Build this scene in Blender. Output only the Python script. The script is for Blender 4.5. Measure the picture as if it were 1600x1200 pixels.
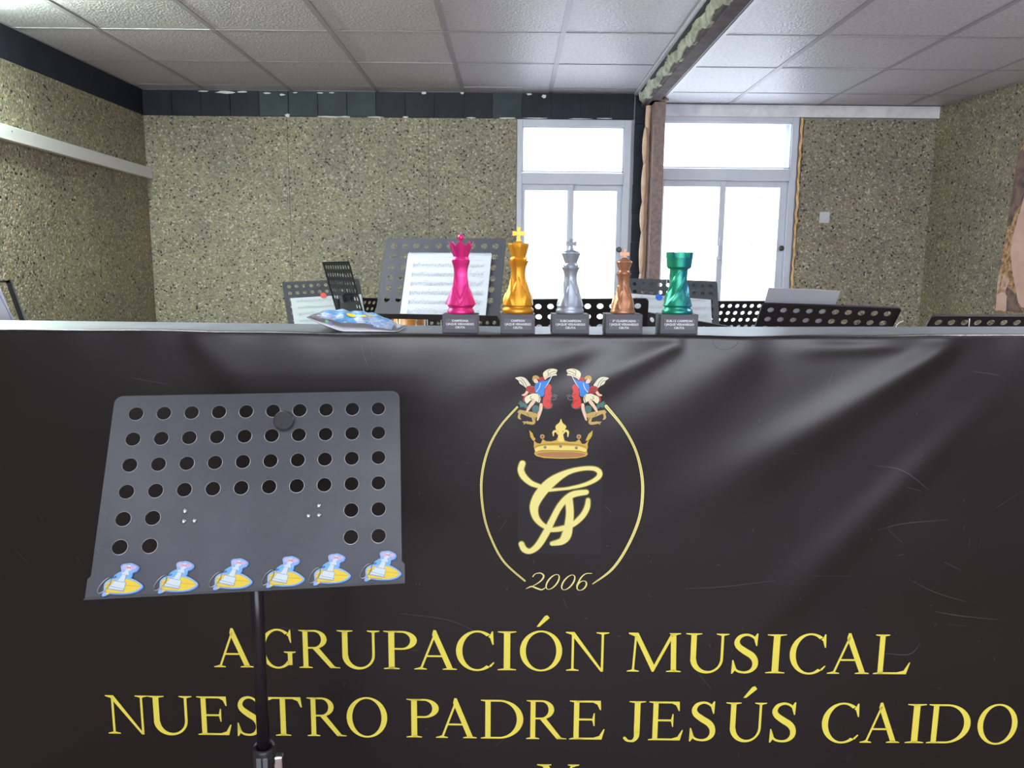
import bpy, bmesh, math, random
from mathutils import Vector, Matrix, Euler
random.seed(7)
scene = bpy.context.scene
for o in list(bpy.data.objects): bpy.data.objects.remove(o)
col = scene.collection
pi = math.pi

# ------------------------------------------------------------------ camera
FPX = 1200.0; PITCH = math.radians(8.9); ROLL = math.radians(0.55)
F = Vector((0, math.cos(PITCH), -math.sin(PITCH))); U0 = Vector((0, math.sin(PITCH), math.cos(PITCH))); R0 = Vector((1, 0, 0))
R = R0*math.cos(ROLL)+U0*math.sin(ROLL); U = U0*math.cos(ROLL)-R0*math.sin(ROLL)
CAM = Vector((0, 0, 1.45))
cd = bpy.data.cameras.new('camera'); cam = bpy.data.objects.new('camera', cd); col.objects.link(cam)
cd.sensor_width = 36; cd.lens = 27.0; cd.clip_start = 0.02
M = Matrix((R, U, -F)).transposed().to_4x4(); M.translation = CAM; cam.matrix_world = M
scene.camera = cam
def ray(x, y): return F + R*((x-800)/FPX) + U*((600-y)/FPX)
def PY(x, y, Y): r = ray(x, y); return CAM + r*((Y-CAM.y)/r.y)
def PX(x, y, X): r = ray(x, y); return CAM + r*((X-CAM.x)/r.x)

# ------------------------------------------------------------------ world, lamps, exposure
scene.view_settings.view_transform = 'Standard'
scene.view_settings.look = 'None'
scene.view_settings.gamma = 1.0
scene.view_settings.use_curve_mapping = False
scene.view_settings.exposure = 0.35
w = bpy.data.worlds.new('world'); scene.world = w; w.use_nodes = True
bg = w.node_tree.nodes['Background']; bg.inputs[0].default_value = (0.86, 0.93, 1.0, 1); bg.inputs[1].default_value = 3.2
def area(name, loc, rot, sx, sy, power, color):
    l = bpy.data.lights.new(name, 'AREA'); l.shape = 'RECTANGLE'; l.size = sx; l.size_y = sy
    l.energy = power; l.color = color
    o = bpy.data.objects.new(name, l); col.objects.link(o); o.location = loc; o.rotation_euler = rot
    return o
# daylight through the two back windows, plus an unseen source added behind the camera
area('window_daylight', (0.42, 5.62, 1.75), (math.radians(-90), 0, 0), 0.75, 1.3, 7, (0.88, 0.93, 1))
area('window_daylight', (1.46, 5.62, 1.75), (math.radians(-90), 0, 0), 0.9, 1.3, 9, (0.88, 0.93, 1))
area('added_front_daylight', (0.55, -2.9, 1.75), (math.radians(90), 0, 0), 4.6, 1.2, 92, (0.88, 0.85, 1))  # added lamp, sized for the highlights on the banner

# ------------------------------------------------------------------ materials
def mat(name, color, rough=0.5, metal=0.0, spec=0.5, emis=None, es=0.0, coat=0.0):
    m = bpy.data.materials.new(name); m.use_nodes = True
    b = m.node_tree.nodes['Principled BSDF']
    b.inputs['Base Color'].default_value = (*color, 1); b.inputs['Roughness'].default_value = rough
    b.inputs['Metallic'].default_value = metal; b.inputs['Specular IOR Level'].default_value = spec
    b.inputs['Coat Weight'].default_value = coat
    if emis: b.inputs['Emission Color'].default_value = (*emis, 1); b.inputs['Emission Strength'].default_value = es
    return m
def nd(m, t, **kw):
    n = m.node_tree.nodes.new(t)
    for k, v in kw.items(): setattr(n, k, v)
    return n
def lk(m, a, b): m.node_tree.links.new(a, b)
def bsdf(m): return m.node_tree.nodes['Principled BSDF']
def ramp(m, fac, stops, interp='LINEAR'):
    r = nd(m, 'ShaderNodeValToRGB'); r.color_ramp.interpolation = interp
    e = r.color_ramp.elements
    while len(e) > 1: e.remove(e[-1])
    e[0].position = stops[0][0]; e[0].color = (*stops[0][1], 1)
    for p, c in stops[1:]:
        k = e.new(p); k.color = (*c, 1)
    lk(m, fac, r.inputs[0]); return r
def coords(m, scale=(1, 1, 1)):
    t = nd(m, 'ShaderNodeTexCoord'); mp = nd(m, 'ShaderNodeMapping'); mp.inputs['Scale'].default_value = scale
    lk(m, t.outputs['Object'], mp.inputs[0]); return mp.outputs[0]
def noise(m, vec, scale, detail=3, rough=.55):
    n = nd(m, 'ShaderNodeTexNoise'); n.inputs['Scale'].default_value = scale; n.inputs['Detail'].default_value = detail
    n.inputs['Roughness'].default_value = rough; lk(m, vec, n.inputs['Vector']); return n
def bump(m, h, strength, dist, ):
    b = nd(m, 'ShaderNodeBump'); b.inputs['Strength'].default_value = strength; b.inputs['Distance'].default_value = dist
    lk(m, h, b.inputs['Height']); lk(m, b.outputs[0], bsdf(m).inputs['Normal']); return b
def noisy(name, c1, c2, scale=20, rough=.5, metal=0, bmp=0.0, bd=.002, **kw):
    m = mat(name, c1, rough, metal, **kw); v = coords(m); n = noise(m, v, scale)
    r = ramp(m, n.outputs[0], [(.35, c1), (.65, c2)]); lk(m, r.outputs[0], bsdf(m).inputs['Base Color'])
    if bmp: bump(m, n.outputs[0], bmp, bd)
    return m
def pebble_mat(name, tint):
    m = mat(name, (.3, .28, .2), .55, spec=.4); v = coords(m)
    vo = nd(m, 'ShaderNodeTexVoronoi'); vo.inputs['Scale'].default_value = 95; lk(m, v, vo.inputs['Vector'])
    sp = nd(m, 'ShaderNodeSeparateColor'); lk(m, vo.outputs['Color'], sp.inputs[0])
    k = tint
    S = lambda *c: tuple(a*b for a, b in zip(c, k))
    r = ramp(m, sp.outputs[0], [(0, (.02, .022, .028)), (.02, S(.15, .14, .10)), (.10, S(.21, .198, .135)), (.32, S(.265, .248, .165)), (.5, S(.31, .25, .145)), (.56, S(.28, .28, .215)),
                               (.72, S(.33, .30, .195)), (.88, S(.40, .37, .255)), (.95, S(.52, .50, .42))], 'CONSTANT')
    v3 = nd(m, 'ShaderNodeTexVoronoi'); v3.inputs['Scale'].default_value = 44; lk(m, v, v3.inputs['Vector'])
    s3 = nd(m, 'ShaderNodeSeparateColor'); lk(m, v3.outputs['Color'], s3.inputs[0])
    mth = nd(m, 'ShaderNodeMath', operation='GREATER_THAN'); mth.inputs[1].default_value = .965; lk(m, s3.outputs[1], mth.inputs[0])
    lt = nd(m, 'ShaderNodeMath', operation='LESS_THAN'); lt.inputs[1].default_value = .36; lk(m, v3.outputs['Distance'], lt.inputs[0])
    mm = nd(m, 'ShaderNodeMath', operation='MULTIPLY'); lk(m, mth.outputs[0], mm.inputs[0]); lk(m, lt.outputs[0], mm.inputs[1])
    mx = nd(m, 'ShaderNodeMix', data_type='RGBA'); lk(m, mm.outputs[0], mx.inputs['Factor']); lk(m, r.outputs[0], mx.inputs['A']); mx.inputs['B'].default_value = (.012, .014, .02, 1)
    n = noise(m, v, 2.2, 4)
    r2 = ramp(m, n.outputs[0], [(.3, (.8, .8, .82)), (.7, (1.12, 1.1, 1.02))])
    mul = nd(m, 'ShaderNodeMix', data_type='RGBA', blend_type='MULTIPLY'); mul.inputs['Factor'].default_value = 1
    lk(m, mx.outputs['Result'], mul.inputs['A']); lk(m, r2.outputs[0], mul.inputs['B'])
    lk(m, mul.outputs['Result'], bsdf(m).inputs['Base Color'])
    bump(m, vo.outputs['Distance'], .7, -.004)
    return m
MT = {}
MT['pebble'] = pebble_mat('pebble_cladding', (.82, .80, .86))
MT['pebble_side'] = pebble_mat('pebble_cladding_side', (.80, .76, .78))
def ceil_mat():
    m = mat('ceiling_tile_vinyl', (.52, .49, .52), .42, spec=.5); v = coords(m)
    vo = nd(m, 'ShaderNodeTexVoronoi'); vo.inputs['Scale'].default_value = 95; lk(m, v, vo.inputs['Vector'])
    n = noise(m, v, 60, 3)
    r = ramp(m, n.outputs[0], [(.3, (.45, .44, .485)), (.7, (.63, .615, .67))]); lk(m, r.outputs[0], bsdf(m).inputs['Base Color'])
    bump(m, vo.outputs['Distance'], .55, .0035); return m
MT['ceil'] = ceil_mat()
MT['tee'] = mat('tee_bar', (.34, .33, .37), .45); MT['trim'] = mat('edge_trim', (.5, .49, .53), .4)
MT['tee_dark'] = mat('ceiling_void', (.03, .03, .035), .8)
MT['navy'] = noisy('navy_paint', (.012, .014, .024), (.018, .022, .034), 9, .6, spec=.25)
MT['navy2'] = noisy('navy_paint_worn', (.024, .034, .046), (.036, .05, .064), 7, .6, spec=.25)
MT['plaster_white'] = noisy('white_plaster', (.55, .56, .6), (.7, .71, .74), 12, .7, bmp=.2)
MT['grey_wall'] = noisy('grey_painted_wall', (.36, .38, .44), (.43, .45, .52), 6, .6)
MT['chip'] = mat('bare_plaster_chip', (.7, .7, .7), .8)
MT['alu'] = noisy('painted_aluminium', (.47, .5, .58), (.52, .55, .63), 5, .4)
MT['alu_dark'] = mat('gasket', (.2, .21, .26), .6)
MT['foam'] = noisy('orange_foam', (.55, .32, .12), (.75, .5, .25), 30, .8, bmp=.5)
MT['foam_tan'] = noisy('tan_foam', (.62, .43, .30), (.74, .55, .41), 14, .8, bmp=.4)
MT['steel'] = noisy('rusty_steel', (.14, .115, .125), (.27, .185, .15), 40, .6, .2, bmp=.5)
MT['steel2'] = noisy('brown_beam_paint', (.065, .05, .055), (.12, .09, .09), 14, .85, bmp=.3)
MT['mortar'] = noisy('rough_mortar', (.24, .25, .2), (.52, .53, .44), 16, .9, bmp=1, bd=.02)
MT['trunk'] = mat('trunking_plastic', (.62, .61, .62), .45)
MT['switch'] = mat('switch_plastic', (.5, .51, .54), .4)
MT['floor'] = noisy('brown_floor', (.20, .125, .095), (.27, .17, .13), 3, .45)
MT['offwhite'] = mat('offwhite_wall', (.35, .36, .4), .8)
MT['seam'] = mat('dark_panel_seam', (.05, .048, .04), .9)  # dark strip colour for the joints between cladding panels
MT['wood'] = noisy('counter_laminate', (.10, .115, .135), (.13, .145, .165), 10, .42)
MT['wood_dark'] = mat('counter_carcass', (.08, .06, .05), .7)
def vinyl():
    m = mat('banner_vinyl', (.0105, .0085, .0088), .34, spec=.5); v = coords(m)
    n = noise(m, v, 220, 2); n2 = noise(m, v, 3.2, 4)
    r = ramp(m, n2.outputs[0], [(.35, (.30, .30, .30)), (.7, (.38, .38, .38))])
    lk(m, r.outputs[0], bsdf(m).inputs['Roughness'])
    bump(m, n.outputs[0], .05, .0008); return m
MT['vinyl'] = vinyl()
MT['sticker'] = mat('patch_film', (.019, .019, .023), .3)
MT['gold_print'] = mat('yellow_print', (.76, .64, .105), .5)
MT['gold_text'] = mat('yellow_lettering', (.86, .76, .10), .5)
MT['pale_gold'] = mat('pale_gold_print', (.86, .80, .27), .5)
def pm(n, c): MT[n] = mat(n, c, .45); return MT[n]
for n, c in {'p_olive': (.25, .22, .02), 'p_gold1': (.62, .42, .05), 'p_gold2': (.85, .70, .18), 'p_gold3': (.36, .22, .03), 'p_copper': (.42, .2, .07), 'p_gem': (.25, .22, .16), 'p_gemred': (.35, .08, .05),
             'p_cream': (.83, .8, .52), 'p_wing': (.74, .75, .55), 'p_skin': (.85, .6, .42), 'p_hair': (.55, .36, .08), 'p_blue': (.03, .24, .68), 'p_red': (.68, .05, .04), 'p_crimson': (.42, .04, .04),
             'p_teal': (.06, .17, .15), 'p_ochre': (.55, .38, .10), 'p_brown': (.05, .025, .01), 'p_grey': (.13, .13, .14), 'p_white': (.85, .85, .85),
             'scratch': (.14, .13, .14), 'black': (.012, .012, .014)}.items(): pm(n, c)
def deskmat():
    m = mat('desk_powder_coat', (.056, .064, .076), .36, .25, spec=.6); v = coords(m, (1, 1, 1))
    n = noise(m, v, 7, 5, .6); r = ramp(m, n.outputs[0], [(.3, (.046, .053, .063)), (.7, (.070, .078, .091))]); lk(m, r.outputs[0], bsdf(m).inputs['Base Color'])
    n2 = noise(m, v, 500, 2); bump(m, n2.outputs[0], .1, .0004)
    return m
MT['desk'] = deskmat()
MT['desk_lit'] = noisy('desk_coat_lit', (.048, .05, .06), (.06, .062, .074), 12, .65, 0, spec=.2)  # lit copy of the one desk coat, for desks facing the camera
MT['desk_shaded'] = mat('desk_coat_shaded', (.010, .010, .014), .5)  # shaded copy of the same coat, for desks seen from behind
MT['edge'] = mat('bare_metal_edge', (.4, .42, .45), .3, .8)
MT['chrome'] = mat('chrome', (.75, .75, .77), .12, 1)
MT['blackpl'] = mat('black_plastic', (.02, .02, .022), .35)
MT['blackmag'] = noisy('black_magnet', (.02, .021, .024), (.035, .037, .04), 60, .35)
MT['tube'] = mat('black_tube', (.018, .016, .02), .3, .3)
MT['greypl'] = mat('grey_clamp_plastic', (.12, .13, .14), .4)
MT['paper'] = mat('paper', (.50, .54, .60), .7)
MT['ink'] = mat('music_ink', (.33, .35, .4), .7)
MT['inkdark'] = mat('dark_ink', (.1, .1, .13), .7)
MT['bluepen'] = mat('blue_pen', (.08, .12, .6), .7)
MT['redmag'] = mat('red_magnet', (.72, .10, .08), .35)
MT['bluemag'] = mat('blue_magnet', (.03, .14, .62), .35)
MT['plinth'] = noisy('plinth_plastic', (.062, .064, .076), (.072, .075, .088), 300, .5, bmp=.1, bd=.0005)
MT['plate'] = noisy('plinth_plate', (.085, .088, .10), (.12, .124, .14), 900, .5)
MT['label'] = mat('label_lettering', (.7, .72, .75), .5)
def silk(name, c, c2=None, rough=.36, metal=.55):
    m = mat(name, c, rough, metal, coat=.15); v = coords(m)
    wv = nd(m, 'ShaderNodeTexWave', bands_direction='Z'); wv.inputs['Scale'].default_value = 900; lk(m, v, wv.inputs['Vector'])
    bump(m, wv.outputs[0], .12, .0003)
    if c2:
        t = nd(m, 'ShaderNodeTexCoord'); s = nd(m, 'ShaderNodeSeparateXYZ'); lk(m, t.outputs['Normal'], s.inputs[0])
        mr = nd(m, 'ShaderNodeMapRange'); mr.inputs[1].default_value = -.2; mr.inputs[2].default_value = .75; lk(m, s.outputs[0], mr.inputs[0])
        r = ramp(m, mr.outputs[0], [(0, c), (1, c2)]); lk(m, r.outputs[0], bsdf(m).inputs['Base Color'])
    return m
MT['pink'] = silk('pink_silk', (.74, .03, .235), metal=.5)
MT['goldpl'] = silk('gold_silk', (.74, .34, .022), metal=.6)
MT['silver'] = silk('silver_silk', (.36, .41, .48))
MT['bronze'] = silk('bronze_silk', (.40, .19, .10))
MT['green'] = silk('green_silk', (.015, .30, .17), (.01, .16, .30), rough=.28)
MT['surf'] = mat('yellow_surfboard', (.70, .54, .03), .4)
MT['klight'] = mat('light_blue_rubber', (.24, .42, .72), .45)
MT['kblue'] = mat('blue_rubber_edge', (.05, .2, .52), .4)
MT['kaqua'] = mat('aqua_rubber', (.14, .42, .70), .45)
MT['kwhite'] = mat('white_rubber', (.56, .66, .72), .45)
MT['kline'] = mat('outline_ink', (.12, .16, .26), .5)
MT['klilac'] = mat('lilac_rubber', (.50, .42, .62), .45)
MT['kred'] = mat('red_ink', (.75, .1, .12), .5)
MT['kbrown'] = mat('brown_ink', (.45, .2, .05), .5)
MT['drumwood'] = noisy('drum_wood', (.42, .17, .03), (.5, .22, .05), 8, .35)
MT['brownpaint'] = noisy('mural_dark', (.06, .04, .045), (.2, .12, .09), 18, .6)
MT['sand'] = noisy('mural_sand', (.14, .07, .03), (.55, .33, .15), 46, .6)
MT['robe'] = noisy('mural_robe', (.52, .32, .26), (.62, .41, .34), 9, .6)
MT['skinp'] = noisy('mural_hand', (.34, .2, .16), (.6, .42, .34), 30, .6)
def foil():
    m = mat('holographic_foil', (.34, .345, .37), .32, .8); return m
MT['foil'] = foil()
def foilprint():
    m = mat('foil_print', (.5, .6, .8), .3, .4); v = coords(m, (14, 20, 20)); n = noise(m, v, 1.6, 5, .65)
    r = ramp(m, n.outputs['Fac'], [(.30, (.75, .78, .85)), (.42, (.12, .38, .75)), (.5, (.18, .5, .85)), (.55, (.75, .8, .88)), (.60, (.25, .55, .85)), (.66, (.5, .45, .75)), (.74, (.3, .7, .6))])
    lk(m, r.outputs[0], bsdf(m).inputs['Base Color']); bump(m, n.outputs[0], .5, .01); return m
MT['foilprint'] = foilprint()
MT['foilyellow'] = mat('foil_yellow', (.9, .75, .06), .3, .2)
MT['glow'] = mat('added_panel_diffuser', (.9, .9, .9), .5, emis=(.95, .98, 1.0), es=5.6)
MT['glow_white'] = mat('added_tube_white', (.9, .9, .9), .5, emis=(.93, .95, 1.0), es=105.0)
MT['glow_green'] = mat('fluorescent_tube', (.9, .9, .9), .5, emis=(.80, 1.0, .84), es=380.0)
def glass(name, rough, trans):
    m = bpy.data.materials.new(name); m.use_nodes = True; nt = m.node_tree; nt.nodes.clear()
    out = nt.nodes.new('ShaderNodeOutputMaterial'); a = nt.nodes.new('ShaderNodeBsdfTransparent'); a.inputs[0].default_value = (*trans, 1)
    g = nt.nodes.new('ShaderNodeBsdfGlossy'); g.inputs['Roughness'].default_value = rough
    mx = nt.nodes.new('ShaderNodeMixShader'); mx.inputs[0].default_value = .06
    nt.links.new(a.outputs[0], mx.inputs[1]); nt.links.new(g.outputs[0], mx.inputs[2]); nt.links.new(mx.outputs[0], out.inputs[0])
    if rough > .2:
        t = nt.nodes.new('ShaderNodeTexCoord'); n = nt.nodes.new('ShaderNodeTexNoise'); n.inputs['Scale'].default_value = 30
        mp = nt.nodes.new('ShaderNodeMapping'); mp.inputs['Scale'].default_value = (1, 1, 3.5)
        nt.links.new(t.outputs['Object'], mp.inputs[0]); nt.links.new(mp.outputs[0], n.inputs['Vector'])
        r = nt.nodes.new('ShaderNodeValToRGB'); r.color_ramp.elements[0].position = .26; r.color_ramp.elements[0].color = (.42, .43, .46, 1)
        r.color_ramp.elements[1].position = .36; r.color_ramp.elements[1].color = (*trans, 1)
        nt.links.new(n.outputs[0], r.inputs[0]); nt.links.new(r.outputs[0], a.inputs[0])
    return m
MT['clear'] = glass('clear_pane', .05, (.95, .97, 1)); MT['frost'] = glass('frosted_pane', .4, (.9, .93, .96))

# ------------------------------------------------------------------ mesh helpers
def link(name, me, parent=None, label=None, cat=None, group=None, kind=None):
    o = bpy.data.objects.new(name, me); col.objects.link(o)
    if parent is not None: o.parent = parent
    for k, v in (('label', label), ('category', cat), ('group', group), ('kind', kind)):
        if v: o[k] = v
    return o
def obj(name, bm, m, parent=None, smooth=False, origin=None, **kw):
    """bmesh -> one mesh object; with a parent the verts are moved into the parent's frame (world coords given) when origin='world'."""
    if origin == 'world' and parent is not None:
        off = Vector((0, 0, 0)); p = parent
        while p is not None: off += p.location; p = p.parent
        bmesh.ops.translate(bm, verts=bm.verts, vec=-off)
    me = bpy.data.meshes.new(name); bm.to_mesh(me); bm.free()
    ms = m if isinstance(m, (list, tuple)) else [m]
    for x in ms: me.materials.append(x)
    if smooth:
        for p in me.polygons: p.use_smooth = True
    return link(name, me, parent, **kw)
def root(name, loc, label, cat, group=None, rz=0, kind=None):
    o = link(name, None, None, label, cat, group, kind); o.location = loc; o.rotation_euler = (0, 0, rz); return o
def box(bm, x0, x1, y0, y1, z0, z1, mi=0, bev=0):
    r = bmesh.ops.create_cube(bm, size=1); vs = r['verts']
    for v in vs: v.co = Vector(((x0+x1)/2+v.co.x*(x1-x0), (y0+y1)/2+v.co.y*(y1-y0), (z0+z1)/2+v.co.z*(z1-z0)))
    fs = {f for v in vs for f in v.link_faces}
    for f in fs: f.material_index = mi
    if bev:
        es = {e for v in vs for e in v.link_edges}
        bmesh.ops.bevel(bm, geom=list(es), offset=bev, segments=2, affect='EDGES', profile=.5)
    return vs
def B(x0, x1, y0, y1, z0, z1, bev=0):
    bm = bmesh.new(); box(bm, x0, x1, y0, y1, z0, z1, 0, bev); return bm
def tube(bm, pts, r, n=10, cap=True, mi=0):
    pts = [Vector(p) for p in pts]; rings = []
    rr = r if isinstance(r, (list, tuple)) else [r]*len(pts)
    prev = None
    for i, p in enumerate(pts):
        d = (pts[min(i+1, len(pts)-1)]-pts[max(i-1, 0)]).normalized()
        a = d.orthogonal().normalized() if prev is None else (prev-d*prev.dot(d)).normalized()
        prev = a; b = d.cross(a)
        rings.append([bm.verts.new(p+(a*math.cos(2*pi*k/n)+b*math.sin(2*pi*k/n))*rr[i]) for k in range(n)])
    for i in range(len(rings)-1):
        for k in range(n):
            f = bm.faces.new((rings[i][k], rings[i][(k+1) % n], rings[i+1][(k+1) % n], rings[i+1][k])); f.material_index = mi; f.smooth = True
    if cap:
        bm.faces.new(rings[0][::-1]).material_index = mi; bm.faces.new(rings[-1]).material_index = mi
def lathe(bm, prof, n=32, mod=None, c=(0, 0, 0)):
    rings = []
    for r, z in prof:
        ring = []
        for k in range(n):
            t = 2*pi*k/n; q = r*(mod(t, z) if mod else 1)
            ring.append(bm.verts.new((c[0]+q*math.cos(t), c[1]+q*math.sin(t), c[2]+z)))
        rings.append(ring)
    for i in range(len(rings)-1):
        for k in range(n): bm.faces.new((rings[i][k], rings[i][(k+1) % n], rings[i+1][(k+1) % n], rings[i+1][k]))
    bm.faces.new(rings[0][::-1]); bm.faces.new(rings[-1])
def prism(bm, pts, y0, y1, mi=0):
    """outline pts (x,z) extruded along y."""
    a = [bm.verts.new((p[0], y0, p[1])) for p in pts]; b = [bm.verts.new((p[0], y1, p[1])) for p in pts]
    n = len(pts); fs = []
    for i in range(n): fs.append(bm.faces.new((a[i], a[(i+1) % n], b[(i+1) % n], b[i])))
    fs.append(bm.faces.new(a[::-1])); fs.append(bm.faces.new(b))
    for f in fs: f.material_index = mi; f.normal_update()
    bmesh.ops.triangulate(bm, faces=fs[-2:], ngon_method='EAR_CLIP')
    return a+b
def catmull(pts, sub=6, closed=False):
    out = []; n = len(pts); D = len(pts[0])
    rng = range(n if closed else n-1)
    for i in rng:
        g = (lambda j: pts[j % n]) if closed else (lambda j: pts[max(0, min(n-1, j))])
        p0, p1, p2, p3 = g(i-1), g(i), g(i+1), g(i+2)
        for s in range(sub):
            t = s/sub
            out.append(tuple(.5*((2*p1[k])+(-p0[k]+p2[k])*t+(2*p0[k]-5*p1[k]+4*p2[k]-p3[k])*t*t+(-p0[k]+3*p1[k]-3*p2[k]+p3[k])*t**3) for k in range(D)))
    if not closed: out.append(tuple(pts[-1]))
    return out

# ================================================================== THE SETTING
XL, YB, ZL, ZR = -2.55, 5.5, 2.605, 2.54
YF = -3.0
RX0 = Vector((2.90, YB, 0)); RX1 = Vector((3.80, YF, 0))     # right wall runs outwards towards the camera
def bxs(name, m, kind='structure', parent=None, **k):
    return obj(name, B(**k), m, parent, kind=kind) if kind else obj(name, B(**k), m, parent)
bxs('floor', MT['floor'], x0=-2.75, x1=4.1, y0=YF-.2, y1=YB+.35, z0=-.1, z1=0)
# back wall: masonry around two window openings, cladding panels and navy band tiles on it
wb = bmesh.new()
WL = (0.02, 0.805, 0.95, 2.43); WR = (0.98, 1.955, 0.95, 2.462)
box(wb, -2.8, WL[0], YB+.012, YB+.25, 0, 2.9); box(wb, WL[0], WR[1], YB+.012, YB+.25, 0, .95)
box(wb, WL[0], WL[1], YB+.012, YB+.25, WL[3], 2.9); box(wb, WL[1], WR[0], YB+.012, YB+.25, .95, 2.9)
box(wb, WR[0], WR[1], YB+.012, YB+.25, WR[3], 2.9); box(wb, WR[1], 4.1, YB+.012, YB+.25, 0, 2.9)
back = obj('wall_back', wb, MT['grey_wall'], kind='structure')
def cp(x0, x1, z0, z1): 
    obj('cladding_panel', B(x0, x1, YB-.006, YB+.012, z0, z1), MT['pebble'], back)
cp(-2.55, -1.566, .0, 2.432); cp(-1.562, -.593, .0, 2.433); cp(-.589, .016, .0, 2.434)
cp(1.99, 2.97, .0, 2.452); cp(.02, .86, 0, .94); cp(.99, 1.986, 0, .94)
for x in (-1.564, -.591): obj('panel_joint', B(x-.003, x+.003, YB-.004, YB+.0121, 0, 2.43), MT['seam'], back)
xs = -2.55; i = 0
while xs < .78:
    wd = min(.2, .82-xs)
    obj('band_tile', B(xs+.0015, xs+wd-.0015, YB-.008-random.random()*.003, YB+.012, 2.436, ZL-.002, .0015), MT['navy2'] if i in (4, 5, 6, 7, 12) else MT['navy'], back)
    xs += .2; i += 1
for k in range(8):      # dark painted column between left window and post
    obj('jamb_tile', B(.83-.002*(k % 2), .905, YB-.006-random.random()*.004, YB+.012, 2.605-(k+1)*.2+.002, 2.605-k*.2), MT['navy'], back)
fl = bmesh.new()
def fleck(cx, cz, w_, h_):
    n = 9; pts = [(cx+math.cos(2*pi*k/n)*w_*(.6+.5*random.random()), cz+math.sin(2*pi*k/n)*h_*(.5+.6*random.random())) for k in range(n)]
    prism(fl, pts, YB-.0135, YB-.008)
for x, z, a, b in [(-2.13, 2.594, .05, .005), (-1.98, 2.588, .075, .01), (-1.86, 2.592, .04, .006), (-1.69, 2.586, .03, .008), (-1.59, 2.577, .022, .008), (-1.5, 2.59, .02, .006), (-1.33, 2.59, .025, .005), (-1.25, 2.592, .02, .005),
                   (-1.56, 2.44, .022, .012), (-1.27, 2.435, .09, .005), (-1.17, 2.435, .05, .005), (-.95, 2.435, .06, .004), (-.62, 2.595, .018, .012), (-.36, 2.6, .015, .01), (.1, 2.594, .02, .008), (.2, 2.583, .018, .014),
                   (-.3, 2.437, .04, .004), (.15, 2.438, .1, .004), (.45, 2.437, .08, .004), (-.75, 2.437, .03, .006), (.62, 2.44, .06, .004), (-.05, 2.437, .07, .005)]: fleck(x, z, a, b)
obj('chipped_plaster', fl, MT['chip'], back, kind='stuff')
# pale rendered strip above the right-hand cladding
obj('render_strip', B(1.02, 2.945, YB-.03, YB+.012, 2.458, ZR-.003, .003), MT['plaster_white'], back)
obj('cover_strip', B(2.03, 2.045, YB-.034, YB-.03, 2.458, ZR-.01), MT['trunk'], back)
# foam bead squeezed around the right window
bm = bmesh.new(); pts = [(1.975+.004*math.sin(k*1.7)+random.uniform(-.003, .003), YB-.012, 2.455-k*.03) for k in range(50)]
tube(bm, pts, [.007+random.random()*.005 for _ in pts], 8)
obj('foam_bead', bm, MT['foam'], back)

# left wall
wl = obj('wall_left', B(XL-.2, XL-.012, YF-.2, YB+.25, 0, 2.9), MT['grey_wall'], kind='structure')
for k in range(7):
    y1 = YB-.01-k*1.22; obj('cladding_panel', B(XL-.012, XL, max(y1-1.217, YF), y1, 0, 2.434), MT['pebble_side'], wl)
obj('band_board', B(XL-.012, XL+.002, YF, YB, 2.436, ZL-.002), MT['navy'], wl)
tk = root('cable_trunking', (XL, 4.7, 2.02), 'long off-white plastic cable trunking strip on the left pebble wall', 'trunking')
bm = bmesh.new()
for v in box(bm, XL+.0005, XL+.04, 1.5, 5.49, -.036, .036, 0, 0): v.co.z += 2.045+(5.5-v.co.y)*.0155
bmesh.ops.bevel(bm, geom=list(bm.edges), offset=.002, segments=1, affect='EDGES')
obj('channel', bm, MT['trunk'], tk, origin='world')
bm = bmesh.new(); lathe(bm, [(.004, 0), (.004, .0015)], 10)
s = obj('screw', bm, MT['chrome'], tk); s.rotation_euler = (0, pi/2, 0); s.location = (.04, -.72, .06)

# right wall (slanted in plan)
d = (RX1-RX0).normalized(); nrm = Vector((-d.y, d.x, 0)); nrm = nrm if nrm.x > 0 else -nrm
def slab(a, b, t0, t1, z0, z1):
    bm = bmesh.new(); P4 = [RX0+d*a+nrm*t0, RX0+d*b+nrm*t0, RX0+d*b+nrm*t1, RX0+d*a+nrm*t1]
    lo = [bm.verts.new((p.x, p.y, z0)) for p in P4]; hi = [bm.verts.new((p.x, p.y, z1)) for p in P4]
    for k in range(4): bm.faces.new((lo[k], lo[(k+1) % 4], hi[(k+1) % 4], hi[k]))
    bm.faces.new(lo); bm.faces.new(hi); bmesh.ops.recalc_face_normals(bm, faces=bm.faces); return bm
wr = obj('wall_right', slab(-.2, 8.7, .012, .2, 0, 2.9), MT['grey_wall'], kind='structure')
aa = 0
for L_ in (.16, 1.22, 1.22, 1.22, 1.22, 1.22, 1.22, 1.06):
    obj('cladding_panel', slab(aa+.0015, aa+L_-.0015, 0, .012, 0, ZR-.004), MT['pebble_side'], wr); aa += L_
# unseen front wall behind the camera, its opening fitted to the added daylight
wf = bmesh.new()
box(wf, -2.75, -1.8, YF-.2, YF, 0, 2.9); box(wf, 2.9, 4.1, YF-.2, YF, 0, 2.9); box(wf, -1.8, 2.9, YF-.2, YF, 0, 1.05); box(wf, -1.8, 2.9, YF-.2, YF, 2.4, 2.9)
obj('wall_front', wf, MT['offwhite'], kind='structure')

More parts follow.
